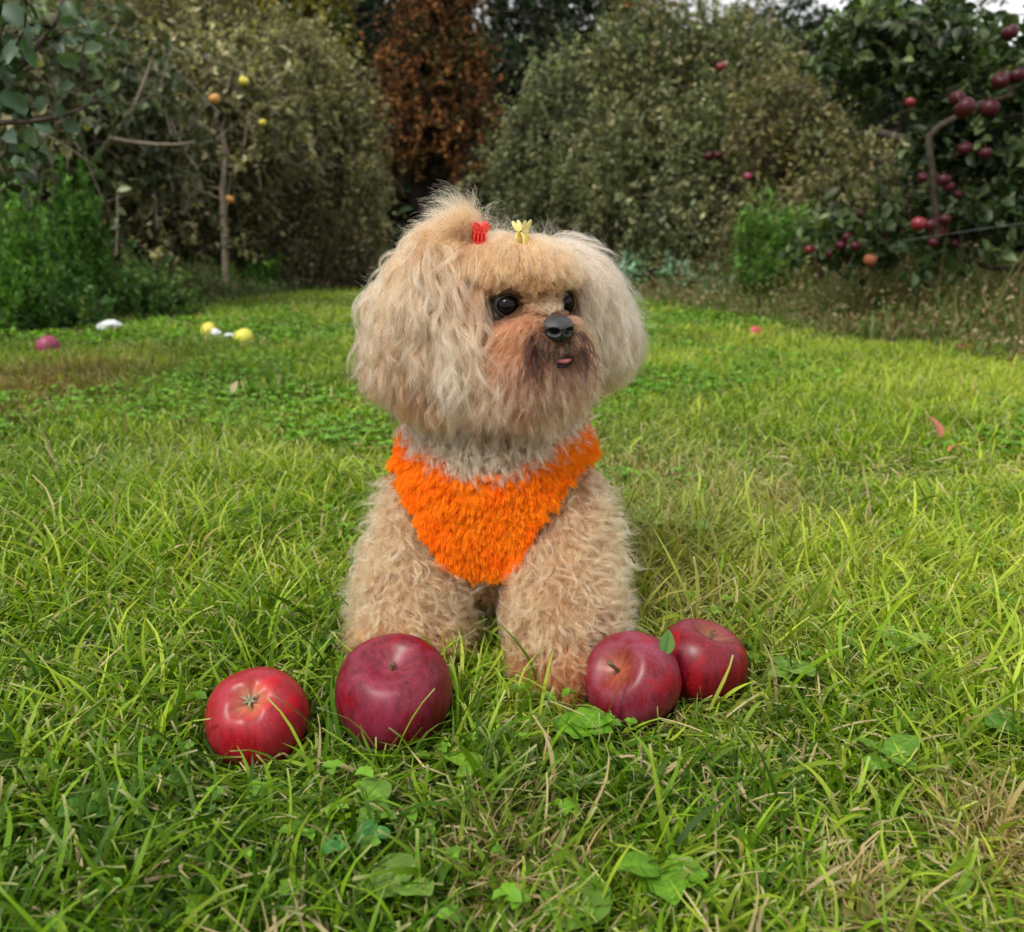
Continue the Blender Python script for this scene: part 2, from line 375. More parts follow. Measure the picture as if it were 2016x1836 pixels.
# --- claw clips
def hemi_path(c, ax1, ax2, r1, r2, a0, a1, n=10):
    an = np.linspace(a0, a1, n)[:, None]; return c + ax1*np.cos(an)*r1 + ax2*np.sin(an)*r2
CLR = W(943, 472, .792); CLY = W(1029, 472, .777)
def clip(vpos, label, col, lean, sc, yaw=0):
    c = vpos; E = empty('hair_clip', c, label, 'hair clip', 'claw clips in the dog\'s hair')
    m = mat_plain('clip_plastic', col, 0.3, 0.5, coat=.3)
    X = unit(np.array([math.cos(lean)*math.cos(yaw), .25+math.sin(yaw), math.sin(lean)])); Z = unit(np.array([-math.sin(lean), -.15, math.cos(lean)])); Z = unit(Z - X*np.dot(X, Z)); Yv = np.cross(Z, X)
    def wing(sg):                                    # two rounded handle lobes per jaw
        Vs, Fs, off = [], [], 0
        for lobe in (-1, 1):
            L, F = ball(0, 1, 0, 24, 14)
            P = L*np.array([.0052, .0012, .0068])*sc
            ang = lobe*0.62; P = P@rotm(0, ang, 0).T
            P = P + np.array([lobe*.0052, sg*.0030, .0140])*sc
            P[:, 1] += sg*(P[:, 2]-.008*sc)*.38
            Vs.append(P); Fs.append(F+off); off += len(L)
        return np.concatenate(Vs), np.concatenate(Fs)
    def toB(P): return c + P@np.stack([X, Yv, Z])
    for sg in (-1, 1):
        V, F = wing(sg); paths = []
        for k in range(4):                            # teeth
            x = (-.006+.004*k)*sc
            pts = [(x, sg*.0022*sc, .008*sc), (x*1.12, sg*.0048*sc, .003*sc), (x*1.2, sg*.0045*sc, -.0035*sc), (x*1.2, sg*.0012*sc, -.0085*sc)]
            paths.append((pts, np.array([.0013, .0012, .0010, .0006])*sc))
        paths.append(([(-.0078*sc, sg*.0025*sc, .008*sc), (0, sg*.0030*sc, .0088*sc), (.0078*sc, sg*.0025*sc, .008*sc)], np.full(3, .0018)*sc))
        paths.append(([(-.0078*sc, sg*.0045*sc, -.003*sc), (0, sg*.0050*sc, -.003*sc), (.0078*sc, sg*.0045*sc, -.003*sc)], np.full(3, .0009)*sc))
        V2, F2 = tubes(paths, 8)
        link('jaw', mesh_np('jaw', toB(np.concatenate([V, V2])), np.concatenate([F, F2+len(V)])), E, m)
    th = np.linspace(0, 5*2*math.pi, 70); sp = np.stack([np.linspace(-.005, .005, 70)*sc, np.cos(th)*.0018*sc, .0085*sc+np.sin(th)*.0018*sc], -1)
    V, F = tubes([(sp, np.full(70, .00035*sc))], 5); link('spring', mesh_np('spring', toB(V), F), E, mat_plain('spring_metal', (.35, .33, .3), 0.35, .5))
    return E
clip(CLR + np.array([0, -.002, .000]), 'bright red plastic claw clip holding the tuft over the ear on the left', (.85, .035, .03), -.08, .74)
clip(CLY + np.array([0, -.002, .000]), 'pale yellow plastic claw clip above the forehead of the dog', (.82, .74, .25), .10, .78, 1.0)

# --- vest
VPOLY = np.array([(772, 800), (780, 880), (796, 950), (818, 1010), (838, 1048), (872, 1092), (910, 1117), (956, 1128), (1000, 1121), (1030, 1095), (1035, 1060), (1062, 1012),
                  (1095, 965), (1130, 915), (1158, 888), (1185, 900), (1195, 860), (1180, 815), (1140, 822), (1095, 862), (1045, 912), (1000, 937), (950, 937), (900, 914), (850, 868), (818, 815)], float)
def inpoly(x, y, poly):
    c = np.zeros(len(x), bool); n = len(poly)
    for i in range(n):
        x1, y1 = poly[i]; x2, y2 = poly[(i+1) % n]
        cond = ((y1 > y) != (y2 > y)) & (x < (x2-x1)*(y-y1)/(y2-y1+1e-12)+x1); c ^= cond
    return c
torso_sel = np.where(np.isin(EREG, (R_TORSO, R_NECK, R_RUMP, R_LEGL, R_LEGR)))[0]
VV, VT = body_mesh(torso_sel, 0.004, 'vest')
for _ in range(5): VV = VV - sgrad(VV, torso_sel)*(sdf(VV, sel=torso_sel)-.006)[:, None]*0.8
vn = sgrad(VV, torso_sel)
vx_, vy_ = px(VV)
front = (VV[:, 1] < .865) & inpoly(vx_, vy_, VPOLY)
back = (VV[:, 1] >= .865) & (VV[:, 1] < .99) & (VV[:, 2] > .12)
keepv = front | back
ft = keepv[VT].all(1); used = np.unique(VT[ft]); remap = -np.ones(len(VV), int); remap[used] = np.arange(len(used))
vestV, vestT = VV[used], remap[VT[ft]]
mv = mat_plain('orange_knit', (.85, .13, .004), 0.8, 0.1, noise=(300, (.6, .075, .002)))
vest = link('vest', mesh_np('vest', vestV, vestT), dog, mv)
sm = vest.modifiers.new('thick', 'SOLIDIFY'); sm.thickness = .003; sm.offset = -1

# --- fur growing
def sample(V, T, n, wfun=None):
    a, b, c = V[T[:, 0]], V[T[:, 1]], V[T[:, 2]]
    ar = np.linalg.norm(np.cross(b-a, c-a), axis=1)
    if wfun is not None: ar = ar*wfun((a+b+c)/3)
    idx = rd.choice(len(T), n, p=ar/ar.sum()); u, v = rd.random(n), rd.random(n); f = u+v > 1; u[f], v[f] = 1-u[f], 1-v[f]
    return a[idx]+(b-a)[idx]*u[:, None]+(c-a)[idx]*v[:, None]
def grow(P0, field, L, k, lift0, thick, curl, freq, rough=.15, sel=None, stiff=None, hug=1.0, wavep=0.5):
    """guide locks: P0 (n,3), field(p, s) -> direction, L (n,), curl amplitude (n,), freq turns per metre"""
    n = len(P0); P = np.zeros((n, k, 3)); P[:, 0] = P0; p = P0.copy(); step = (L/(k-1))[:, None]
    nd = rd.normal(size=(n, 3))*rough; th = np.broadcast_to(thick, (n,))*rd.uniform(.5, 1.25, n)
    for i in range(1, k):
        t = i/(k-1); nrm = sgrad(p, sel); f = unit(field(p, t)+nd)
        dn = (f*nrm).sum(1, keepdims=True)
        f = f - nrm*np.minimum(dn, 0)*hug
        lf = lift0*(1-t)**2
        d = unit(f + nrm*(lf if np.isscalar(lf) else lf[:, None]))
        p = p + d*step
        s = sdf(p, sel=sel); tgt = th*min(1, t*1.6)
        p = p + sgrad(p, sel)*np.maximum(tgt-s, 0)[:, None]*.7
        P[:, i] = p
    # curl offsets
    D = unit(np.gradient(P, axis=1)); ref = unit(rd.normal(size=(n, 1, 3))); b1 = unit(np.cross(D, ref)); b2 = np.cross(D, b1)
    s = np.linspace(0, 1, k)[None, :]*L[:, None]; ph = rd.random((n, 1))*2*math.pi
    fr = freq*rd.uniform(.7, 1.35, (n, 1)); am = (np.broadcast_to(curl, (n,))*rd.uniform(.4, 1.3, n))[:, None]*np.minimum(1, np.linspace(0, 1, k)*2.2)[None, :]
    P = P + b1*(am*np.sin(ph+fr*2*math.pi*s))[..., None] + b2*(wavep*am*np.cos(ph+fr*2*math.pi*s))[..., None]
    q = P.reshape(-1, 3); s_ = sdf(q, sel=sel); q = q + sgrad(q, sel)*np.maximum(.001-s_, 0)[:, None]
    return q.reshape(n, k, 3)
def strands(Gd, m, rc, tipc, fray=.0006, lenj=.25):
    """children of guide locks; rc root radius, tipc = remaining fraction at the tip"""
    n, k, _ = Gd.shape; D = unit(np.gradient(Gd, axis=1)); t = np.linspace(0, 1, k)
    off = rd.normal(size=(n, m, 1, 3))*rc*.6; off = off - (off*D[:, None, :1]).sum(-1, keepdims=True)*D[:, None, :1]
    shr = (1-(1-tipc)*t**1.0)[None, None, :, None]
    P = Gd[:, None] + off*shr
    # gentle individual wander
    wv = rd.normal(size=(n, m, 3, 3))*fray
    P = P + wv[:, :, None, 0]*(t**1.5)[None, None, :, None] + wv[:, :, None, 1]*np.sin(t*5)[None, None, :, None] + wv[:, :, None, 2]*np.sin(t*9+1)[None, None, :, None]*.6
    lf = 1-rd.random((n, m))*lenj                     # shorten
    idx = lf[..., None]*(k-1)*t[None, None, :]; i0 = np.minimum(idx.astype(int), k-2); fr = (idx-i0)[..., None]
    P = np.take_along_axis(P, i0[..., None], 2)*(1-fr) + np.take_along_axis(P, i0[..., None]+1, 2)*fr
    return P.reshape(n*m, k, 3)
FUR = {}
def addfur(name, P, rad, c_root, c_tip, jit=.10):
    k0 = P.shape[1]; x = np.linspace(0, k0-1, 14); i0 = np.minimum(x.astype(int), k0-2); fr = (x-i0)[None, :, None]
    P = P[:, i0]*(1-fr)+P[:, i0+1]*fr
    n, k, _ = P.shape; t = np.linspace(0, 1, k)[None, :, None]
    j = (1+rd.normal(size=(n, 1, 1))*jit)
    de = np.minimum(np.linalg.norm(P[:, 0]-EYEC[0], axis=1), np.linalg.norm(P[:, 0]-EYEC[1], axis=1)); dkf = np.clip((de-.0105)/.0020, .15, 1)[:, None, None]; j = j*(dkf*(1-t)+np.maximum(dkf, .85)*t if name != 'face_fur' else np.clip((de-.0128)/.0030, .10, 1)[:, None, None])
    c = (c_root[:, None, :]*(1-t) + c_tip[:, None, :]*t)*j
    # keep the eyes, nose and tongue clear
    bad = np.zeros(n, bool)
    for (c0, ax, r0, r1) in [(EYEC[0], unit(np.array([0, 0, H])-EYEC[0])*.5+eyeaxis[0]*.5, .0103, 0), (EYEC[1], unit(np.array([0, 0, H])-EYEC[1])*.6+eyeaxis[1]*.4, .0110, 0), (nose_c, nb[1], .0128, 0)]:
        if name == 'forehead_fur' and c0 is not nose_c: r0 = .0128
        q = P-c0; axu = unit(ax); al = (q*axu).sum(-1); pr = np.linalg.norm(q-al[..., None]*axu, axis=-1)
        bad |= ((pr < r0) & (al > -.004)).any(1)
    for cc_ in (CLR, CLY):
        axu = unit(np.array([0, 0, H])-cc_); q = P-cc_-np.array([0, 0, .002]); al = (q*axu).sum(-1); pr = np.linalg.norm(q-al[..., None]*axu, axis=-1)
        bad |= ((pr < .0058) & (al > -.001)).any(1)
    q = P-(MP+DU*.001); al = q@DF; bad |= ((np.hypot(q@DS, (q@DU)*2.2) < .0095) & (al > -.004)).any(1)
    keep = ~bad; R = rad*np.linspace(1, .35, k)
    FUR.setdefault(name, []).append((P[keep], np.broadcast_to(R, (keep.sum(), k)), c[keep]))
def zend(L, P0, vlo, vhi, lo=.006):
    v = rd.uniform(vlo, vhi, len(P0)); z = H-(ray(1008, 1)[2]*0) + np.array([W(1008, a, .785)[2] for a in v])-H
    return np.clip(np.minimum(L, (P0[:, 2]-z)*1.12+.004), lo, None)
def up(a): return np.tile(np.asarray(a, float), (1, 1))
DOWN = np.array([0, 0, -1.0])
body_pts = sample(BV, BT, 60000); body_reg = region(body_pts)
q = body_pts-EM; hf, hs, hu = q@DF, q@DS, q@DU
bx, by = px(body_pts)
face = np.isin(body_reg, (R_SKULL, R_POUF, R_MUZ, R_BEARD)) & (hf > -.040) & (np.abs(hs) < .046)
vis = (body_pts[:, 1] < .93)
def pick(mask, n):
    idx = np.where(mask)[0]; return body_pts[rd.choice(idx, min(n, len(idx)), replace=False)]
def cjit(n, a=.08): return 1+rd.normal(size=(n, 1))*a
def col_rep(c, m): return np.repeat(c, m, 0)

# ear on the left, tuft and head side: long, falling from the red clip
def f_earl(p, t):
    r = p-CLR; d = np.linalg.norm(r, axis=1, keepdims=True)
    return unit(r)*np.exp(-d/.045)*1.5 + DOWN*(0.25+d/.07) + np.array([-.10, -.05, 0]) + np.array([-.25, 0, .1])*(np.clip((-.055-p[:, :1])/.03, 0, 1)*np.clip((.30-p[:, 2:3])/.04, 0, 1))
mk = np.isin(body_reg, (R_EARL, R_TUFT)) | ((body_reg == R_SKULL) & (hs < -.02) & ~((hf > -.034) & (hu > -.05) & (hs > -.040)))
for (n, m, Lr, rc, tc, cu) in ((3600, 12, (.030, .055), .0032, .6, .0022), (700, 16, (.055, .085), .0034, .30, .0066)):
    P0 = pick(mk, n); n = len(P0); z = P0[:, 2]
    L = zend(rd.uniform(*Lr, n)*np.clip(.55+(z-.22)/.14, .45, 1.1), P0, 728+92*np.clip((P0[:, 0]+.125)/.06, 0, 1), 772+83*np.clip((P0[:, 0]+.125)/.06, 0, 1), .012)
    Gd = grow(P0, f_earl, L, 14, .5, .010, cu, 19, .24)
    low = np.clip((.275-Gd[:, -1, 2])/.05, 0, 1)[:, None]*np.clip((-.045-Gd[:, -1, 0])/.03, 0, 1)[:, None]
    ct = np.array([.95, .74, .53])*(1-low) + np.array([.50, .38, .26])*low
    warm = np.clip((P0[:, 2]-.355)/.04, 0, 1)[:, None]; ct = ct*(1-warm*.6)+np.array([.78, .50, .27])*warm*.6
    c = ct*cjit(n, .12); r0 = c*np.array([.52, .45, .38])  # roots darkened: shade between the locks is painted into the hair
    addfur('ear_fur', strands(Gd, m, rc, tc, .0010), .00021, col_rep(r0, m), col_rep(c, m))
# the long wavy front locks of the ear, falling past the cheek
n = 190; tt_ = rd.random(n); P0 = np.array([hit(858+72*a+rd.normal()*8, 480+100*a+rd.normal()*8) for a in tt_])
Gd = grow(P0, lambda p, t: DOWN + np.array([.10, -.10, 0])*(1-t)+np.array([-.05, -.12, 0]), zend(rd.uniform(.07, .13, n), P0, 760, 850, .03), 18, .35, .016, .0072, 17, .16)
c = np.array([.96, .76, .55])*cjit(n, .08)*(1-.25*(rd.random((n, 1)) < .3)); addfur('ear_fur', strands(Gd, 24, .0036, .24, .0010), .00018, col_rep(c*.55, 24), col_rep(c, 24))  # dark roots paint shade into the gaps between locks
# tuft: hair standing off the red clip, up and to the left, plus stray ends
def f_tuft(p, t): return np.array([-.75, -.05, .95-2.2*t]) + (p-W(868, 488, .80))*10
P0 = pick(body_reg == R_TUFT, 420); Gd = grow(P0, f_tuft, rd.uniform(.016, .038, len(P0)), 12, .25, .006, .0020, 20, .35)
c = np.array([.78, .55, .34])*cjit(len(P0)); addfur('ear_fur', strands(Gd, 20, .004, .5, .0014), .0002, col_rep(c*.7, 20), col_rep(c, 20))
# fan of strands from the clip
n = 240; P0 = CLR + np.array([-.006, .004, .004]) + rd.normal(size=(n, 3))*.004
def f_fan(p, t): return fan + DOWN*(1.1*t)
fan = unit(np.stack([rd.uniform(-1.3, -.05, n), rd.uniform(-.5, .3, n), rd.uniform(.15, 1.2, n)], -1))
Gd = grow(P0, f_fan, rd.uniform(.020, .056, n), 14, .2, .004, .0022, 14, .25)
c = np.array([.80, .60, .40])*cjit(n); addfur('ear_fur', strands(Gd, 14, .004, .9, .0026), .00013, col_rep(c*.75, 14), col_rep(c, 14))

# ear on the right: fine hair falling outwards, rounded end
def f_earr(p, t): return DOWN*1.0 + np.array([.75, 0, .0])*np.clip((p[:, 2:3]-.32)/.05, 0, 1) - np.array([.5, 0, 0])*np.clip((.285-p[:, 2:3])/.02, 0, 1)
mk = np.isin(body_reg, (R_EARR,)) | ((body_reg == R_SKULL) & (hs > .02) & (hf < -.015))
for (n, m, Lr, cu) in ((2200, 14, (.022, .042), .0012), (260, 14, (.04, .065), .0032)):
    P0 = pick(mk, n); n = len(P0); L = zend(rd.uniform(*Lr, n)*np.clip(.5+(P0[:, 2]-.24)/.12, .4, 1.1), P0, 725, 770, .010)
    Gd = grow(P0, f_earr, L, 12, .6, .008, cu, 22, .2)
    c = np.array([.95, .75, .55])*cjit(n, .08); addfur('ear_fur', strands(Gd, m, .003, .7, .0014), .00017, col_rep(c*.62, m), col_rep(c, m))

# crown of the head and forehead puff, combed from the yellow clip
def f_pouf(p, t):
    r = p-(CLY+DU*.004-DF*.004); return unit(r)*1.0 + DOWN*.55 + DF*.15
mk = ((body_reg == R_POUF) | ((body_reg == R_SKULL) & (hu > .02) & (hs > -.03))) & (hu > .008)
P0 = pick(mk, 1700); Gd = grow(P0, f_pouf, zend(rd.uniform(.014, .028, len(P0)), P0, 505, 562, .004), 12, .22, .005, .0005, 22, .08)
dd = np.clip(np.linalg.norm(P0-CLY, axis=1)/.05, 0, 1)[:, None]
c = (np.array([.96, .67, .44])*(1-dd)+np.array([.95, .56, .33])*dd)*cjit(len(P0), .06)
left = np.clip((-hs.mean()-0)*0, 0, 1)
addfur('forehead_fur', strands(Gd, 24, .0034, .75, .0007), .00015, col_rep(c*.78, 24), col_rep(c, 24))
# between the eyes and round them: short
def f_face(p, t):
    q = p-EM; s = q@DS; u = q@DU; f = q@DF
    return DS*(s[:, None]*26) + DU*(-.25+u[:, None]*8-.5*(u[:, None] < -.012)) - DF*.55
mk = face & (hu <= .012) & (hu > -.034)
dE = np.minimum(np.linalg.norm(body_pts-EYEC[0], axis=1), np.linalg.norm(body_pts-EYEC[1], axis=1))
dN = np.linalg.norm(body_pts-nose_c, axis=1)
mk &= (dE > .0118) & (dN > .0125)
P0 = pick(mk, 2600); Gd = grow(P0, f_face, rd.uniform(.006, .013, len(P0)), 8, .35, .0035, .0004, 40, .10)
dE0 = np.minimum(np.linalg.norm(P0-EYEC[0], axis=1), np.linalg.norm(P0-EYEC[1], axis=1))
q = P0-EM; br = np.exp(-((q@DS)/.012)**2)[:, None]*np.clip(1.3-(np.abs(q@DU+.008)/.02), 0, 1)[:, None]
c = np.array([.70, .43, .27])*(1-br)+np.array([.84, .64, .44])*br
side = np.clip((-(q@DS)-.03)/.012, 0, 1)[:, None]; c = c*(1-side)+np.array([.82, .54, .33])*side
dk = np.exp(-((dE0-.0108)/.0032)**2)[:, None]; c = c*(1-dk*.93)+np.array([.02, .014, .012])*dk*.93
c *= cjit(len(P0), .08); addfur('face_fur', strands(Gd, 12, .002, .6, .0004), .00015, col_rep(c*.85, 12), col_rep(c, 12))
# muzzle and cheeks
def f_muz(p, t):
    q = p-nose_c; s = (q@DS)[:, None]
    return DOWN*(.55+.9*t) + DS*(s*30)*(1-.5*t) - DF*.35
mk = face & (hu < -.010) & (hu > -.062) & (dN > .012) & (dE > .014)
P0 = pick(mk, 1700); Gd = grow(P0, f_muz, rd.uniform(.014, .030, len(P0))*np.clip(np.linalg.norm(P0-nose_c, axis=1)/.032, .35, 1), 10, .4, .006, .0014, 30, .2)
q = P0-nose_c; nr = np.exp(-(np.linalg.norm(q+DU*.010, axis=1)/.019)**2)[:, None]
sd = np.clip((-(P0-EM)@DS-.005)/.02, 0, 1)[:, None]
c = np.array([.66, .43, .28])*(1-sd)+np.array([.66, .39, .24])*sd
c = c*(1-nr*.85)+np.array([.13, .10, .085])*nr*.85
c *= cjit(len(P0), .14); tip = c*1.25
addfur('face_fur', strands(Gd, 14, .0026, .55, .0010), .00015, col_rep(c*.7, 14), col_rep(tip, 14))
# beard
def f_beard(p, t):
    s = ((p-EM)@DS)[:, None]
    return DOWN + DS*s*8 + np.array([0, -.15, 0])
mk = (body_reg == R_BEARD) & (hu < -.035) & vis
P0 = pick(mk, 2000); Gd = grow(P0, f_beard, zend(rd.uniform(.020, .038, len(P0)), P0, 800, 865, .010), 12, .4, .007, .0022, 34, .2)
s = (P0-EM)@DS; u = (P0-EM)@DU
mid = np.exp(-((s-.004)/.018)**2)[:, None]*np.exp(-((u+.055)/.016)**2)[:, None]; stain = np.exp(-((np.abs(s-.002)-.028)/.010)**2)[:, None]
c = np.tile([.72, .52, .37], (len(P0), 1)); c = c*(1-.35*stain)+np.array([.17, .07, .035])*.35*stain; c = c*(1-.5*mid)+np.array([.24, .19, .14])*.5*mid
c *= cjit(len(P0), .2); addfur('face_fur', strands(Gd, 12, .0028, .5, .0012), .00017, col_rep(c*.62, 12), col_rep(c*1.2, 12))
# dark wet strands round the mouth
n = 46; sgn = np.where(rd.random(n) < .55, 1, -1); P0 = nose_c + DS*(sgn*rd.uniform(.012, .022, n))[:, None] - DU*rd.uniform(-.002, .02, n)[:, None] - DF*.004
P0 = P0 - sgrad(P0)*sdf(P0)[:, None]
Gd = grow(P0, lambda p, t: DOWN + DS*sgn[:, None]*(.7-1.3*t) + DF*.1, rd.uniform(.022, .055, n), 16, .7, .0115, .0026, 20, .22)
c = np.tile([.10, .05, .04], (n, 1)); addfur('face_fur', strands(Gd, 4, .0006, .5, .0005), .00019, col_rep(c, 4), col_rep(c*.8, 4))

# short hair under the nose and round the lips
mk = (dN < .024) & (hu < -.016) & (hu > -.060) & (hf > .0) & (dN > .009)
P0 = pick(mk, 420); u_ = (P0-MP)@DU
Gd = grow(P0, lambda p, t: DOWN*(.9) + DS*((p-MP)@DS)[:, None]*60 - DF*.1, np.where(u_ > .004, rd.uniform(.004, .009, len(P0)), rd.uniform(.008, .016, len(P0))), 8, .4, .0035, .0005, 40, .15)
c = np.where(rd.random((len(P0), 1)) < .45, np.array([.42, .33, .24]), np.array([.05, .042, .038]))*cjit(len(P0), .2)
addfur('face_fur', strands(Gd, 9, .0015, .4, .0004), .00014, col_rep(c*.5, 9), col_rep(c*1.1, 9))
# neck ruff: curls
def f_neck(p, t): return DOWN*.9 + np.array([0, -.45, 0]) + (p-EC[13])*np.array([5, 0, 0])
mk = np.isin(body_reg, (R_NECK, R_TORSO)) & (body_pts[:, 1] < .85) & inpoly(bx, by, np.array([(800, 770), (822, 840), (855, 880), (900, 912), (950, 928), (1000, 924), (1050, 902), (1100, 860), (1140, 815), (1160, 770)], float))
P0 = pick(mk, 1300); n = len(P0)
Gd = grow(P0, f_neck, zend(rd.uniform(.022, .038, n), P0, 905, 968, .012), 14, .9, .012, .0052, 38, .3, wavep=.9)
c = np.array([.93, .73, .54])*cjit(n, .14); addfur('chest_fur', strands(Gd, 20, .0026, .18, .0006), .00018, col_rep(c*.42, 20), col_rep(c*1.12, 20))  # root colour carries painted shade between the curls

# legs: S-curls falling outwards
def f_legs(p, t):
    cx = np.where(p[:, 0] < -.0, EC[EREG == R_LEGL][6, 0], EC[EREG == R_LEGR][6, 0])
    o = np.zeros_like(p); o[:, 0] = (p[:, 0]-cx)*14; return DOWN*.8 + o + np.array([0, -.15, 0])
VP2 = VPOLY; mk = np.isin(body_reg, (R_LEGL, R_LEGR)) & vis & ~inpoly(bx, by, VPOLY)
for (n, m, Lr, cu, tc, rc) in ((4200, 10, (.016, .025), .0032, .5, .0026), (2600, 16, (.024, .038), .0062, .18, .0022)):
    P0 = pick(mk, n); n = len(P0)
    Gd = grow(P0, f_legs, rd.uniform(*Lr, n)*np.clip(.6+P0[:, 2]/.09, .6, 1), 14, .7, .006, cu, 42, .30, wavep=.5)
    Gd[..., 2] = np.maximum(Gd[..., 2], .004)
    out_ = np.ones(n, bool)
    for kk in range(3, 14, 2):
        ax_, ay_ = px(Gd[:, kk]); out_ &= ~inpoly(ax_, ay_, (VPOLY-[975, 980])*.955+[975, 980])
    Gd, P0 = Gd[out_], P0[out_]; n = len(P0)
    c = regcol(region(P0), P0)*np.array([1.38, 1.40, 1.52])*cjit(n, .10)
    addfur('leg_fur', strands(Gd, m, rc, tc, .0011), .00016, col_rep(c*.44, m), col_rep(c*1.12, m))  # deep root tone is painted shadow inside the curls
# separate ringlets over the leg coat
P0 = pick(mk, 620); n = len(P0)
Gd = grow(P0, f_legs, rd.uniform(.028, .042, n)*np.clip(.55+P0[:, 2]/.09, .55, 1), 14, .7, .010, .0060, 34, .35, wavep=.55); Gd[..., 2] = np.maximum(Gd[..., 2], .006)
out_ = np.ones(n, bool)
for kk in range(1, 14, 2):
    ax_, ay_ = px(Gd[:, kk]); out_ &= ~inpoly(ax_, ay_, VPOLY)
Gd, P0 = Gd[out_], P0[out_]; n = len(P0); c = regcol(region(P0), P0)*np.array([1.47, 1.52, 1.64])*cjit(n, .08)
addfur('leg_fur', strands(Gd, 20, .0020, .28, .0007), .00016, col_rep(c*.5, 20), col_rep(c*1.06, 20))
# shoulder, flank and rump
mk = np.isin(body_reg, (R_TORSO, R_NECK, R_RUMP)) & ((body_pts[:, 1] > .985) | (body_pts[:, 2] < .13) | (~inpoly(bx, by, VPOLY) & (body_pts[:, 1] < .87))) & ~inpoly(bx, by, VPOLY*1.0)
P0 = pick(mk, 1800); Gd = grow(P0, lambda p, t: DOWN + np.array([0, .3, 0]), rd.uniform(.010, .018, len(P0)), 10, .6, .004, .0026, 44, .28)
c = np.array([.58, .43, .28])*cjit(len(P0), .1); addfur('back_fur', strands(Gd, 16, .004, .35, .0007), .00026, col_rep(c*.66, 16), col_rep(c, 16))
# flyaways: single fine hairs lit against the background
mk = np.isin(body_reg, (R_EARL, R_EARR, R_TUFT, R_POUF, R_SKULL)) & (body_pts[:, 2] > .28) & ~(face & (hu < .02))
P0 = pick(mk, 2600); n = len(P0); rdir = rd.normal(size=(n, 3))*.8
Gd = grow(P0, lambda p, t: rdir + sgrad(p)*.9 + DOWN*t*.8, rd.uniform(.016, .036, n), 14, .8, .006, .0022, 30, .2)
c = np.tile([.86, .70, .50], (n, 1)); addfur('ear_fur', strands(Gd, 2, .002, 1.0, .003), .00009, col_rep(c*.85, 2), col_rep(c, 2))
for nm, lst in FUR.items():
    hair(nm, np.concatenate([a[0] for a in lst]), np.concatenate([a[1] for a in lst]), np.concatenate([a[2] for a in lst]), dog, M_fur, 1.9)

# --- plush pile on the vest
vn2 = sample(vestV, vestT, 7000, lambda c: np.where(c[:, 1] < .87, 1.0, .12)); n = len(vn2)
Gd = grow(vn2, lambda p, t: DOWN*.75 + np.array([0, -.35, 0]) + (p-W(965, 960, .80))*np.array([6, 0, 4]), rd.uniform(.010, .018, n), 8, 1.0, .009, .0008, 40, .30, sel=torso_sel)
tone = .5+.5*vnoise(vn2, 70, 3)[:, None]
c = (np.array([1.0, .22, .003])*(1-tone)+np.array([1.0, .36, .010])*tone)*cjit(n, .07); m = 16
P = strands(Gd, m, .0024, .42, .0009, .25); k = P.shape[1]; t = np.linspace(0, 1, k)[None, :, None]
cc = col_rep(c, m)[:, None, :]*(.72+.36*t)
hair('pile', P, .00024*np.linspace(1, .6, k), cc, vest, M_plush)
# smooth binding along the armhole on the right and inside the neckline
def bind(pts, r, off=.0085):
    out = []
    for (x, y) in pts:
        d = unit(ray(x, y)); t = .45; o = np.array([0, 0, H])
        for _ in range(90): t += max(sdf((o+d*t)[None], sel=torso_sel)[0]-off, 1e-5)*.8
        out.append(o+d*min(t, .9))
    P = np.array(out); 
    for _ in range(2): P[1:-1] = P[:-2]*.25+P[1:-1]*.5+P[2:]*.25
    return P, np.full(len(P), r)
mb = mat_plain('orange_binding', (1.0, .25, .008), .7, .15, noise=(500, (.95, .18, .005)))
V, F = tubes([bind([(935, 936), (960, 948), (985, 946), (1010, 936), (1040, 918), (1075, 895), (1105, 868)], .0045, .010)], 8)
link('binding', mesh_np('binding', V, F), vest, mb)
# short tail curled behind
tp = np.array([(0, 1.07, .15), (.01, 1.10, .19), (.012, 1.10, .225), (.0, 1.075, .24)]) + np.array([-.01, -.01, 0])
V, F = tubes([(tp, np.array([.018, .016, .012, .005]))], 10); link('tail', mesh_np('tail', V, F, np.tile([.5, .36, .22], (len(V), 1))), dog, M_fur)
DOGMASK = True

# ------------------------------------------------------------------ apples
ra = np.random.default_rng(5)
def apple_shape(n=72, k=48, seed=0, squash=.9):
    th = np.linspace(0, math.pi, k)                # 0 = stem end, pi = calyx end
    r = np.sin(th)*(1+.06*np.cos(th))
    z = np.cos(th)*squash - .34*np.exp(-(th/.34)**2)*squash + .24*np.exp(-((math.pi-th)/.30)**2)*squash
    r = np.abs(r)**.86
    an = np.arange(n)*2*math.pi/n
    lob = 1 + (.035*np.cos(5*an[None]+seed) + .02*np.cos(2*an[None]+seed*2))*(np.clip((th-1.2)/1.9, 0, 1)[:, None]) + .018*np.cos(3*an[None]+seed*1.7)
    zz = z[:, None] + .03*np.cos(5*an[None]+seed)*np.exp(-((math.pi-th)/.55)**2)[:, None] + .02*np.cos(2*an+seed)[None]*np.sin(th)[:, None]
    V = np.stack([r[:, None]*np.cos(an)*lob, r[:, None]*np.sin(an)*lob, np.broadcast_to(zz, (k, n))], -1).reshape(-1, 3)
    i = np.arange(k-1)[:, None]*n; j = np.arange(n)[None]; j2 = (j+1) % n
    return V, np.stack([i+j, i+n+j, i+n+j2, i+j2], -1).reshape(-1, 4), np.repeat(th, n), np.tile(an, k)
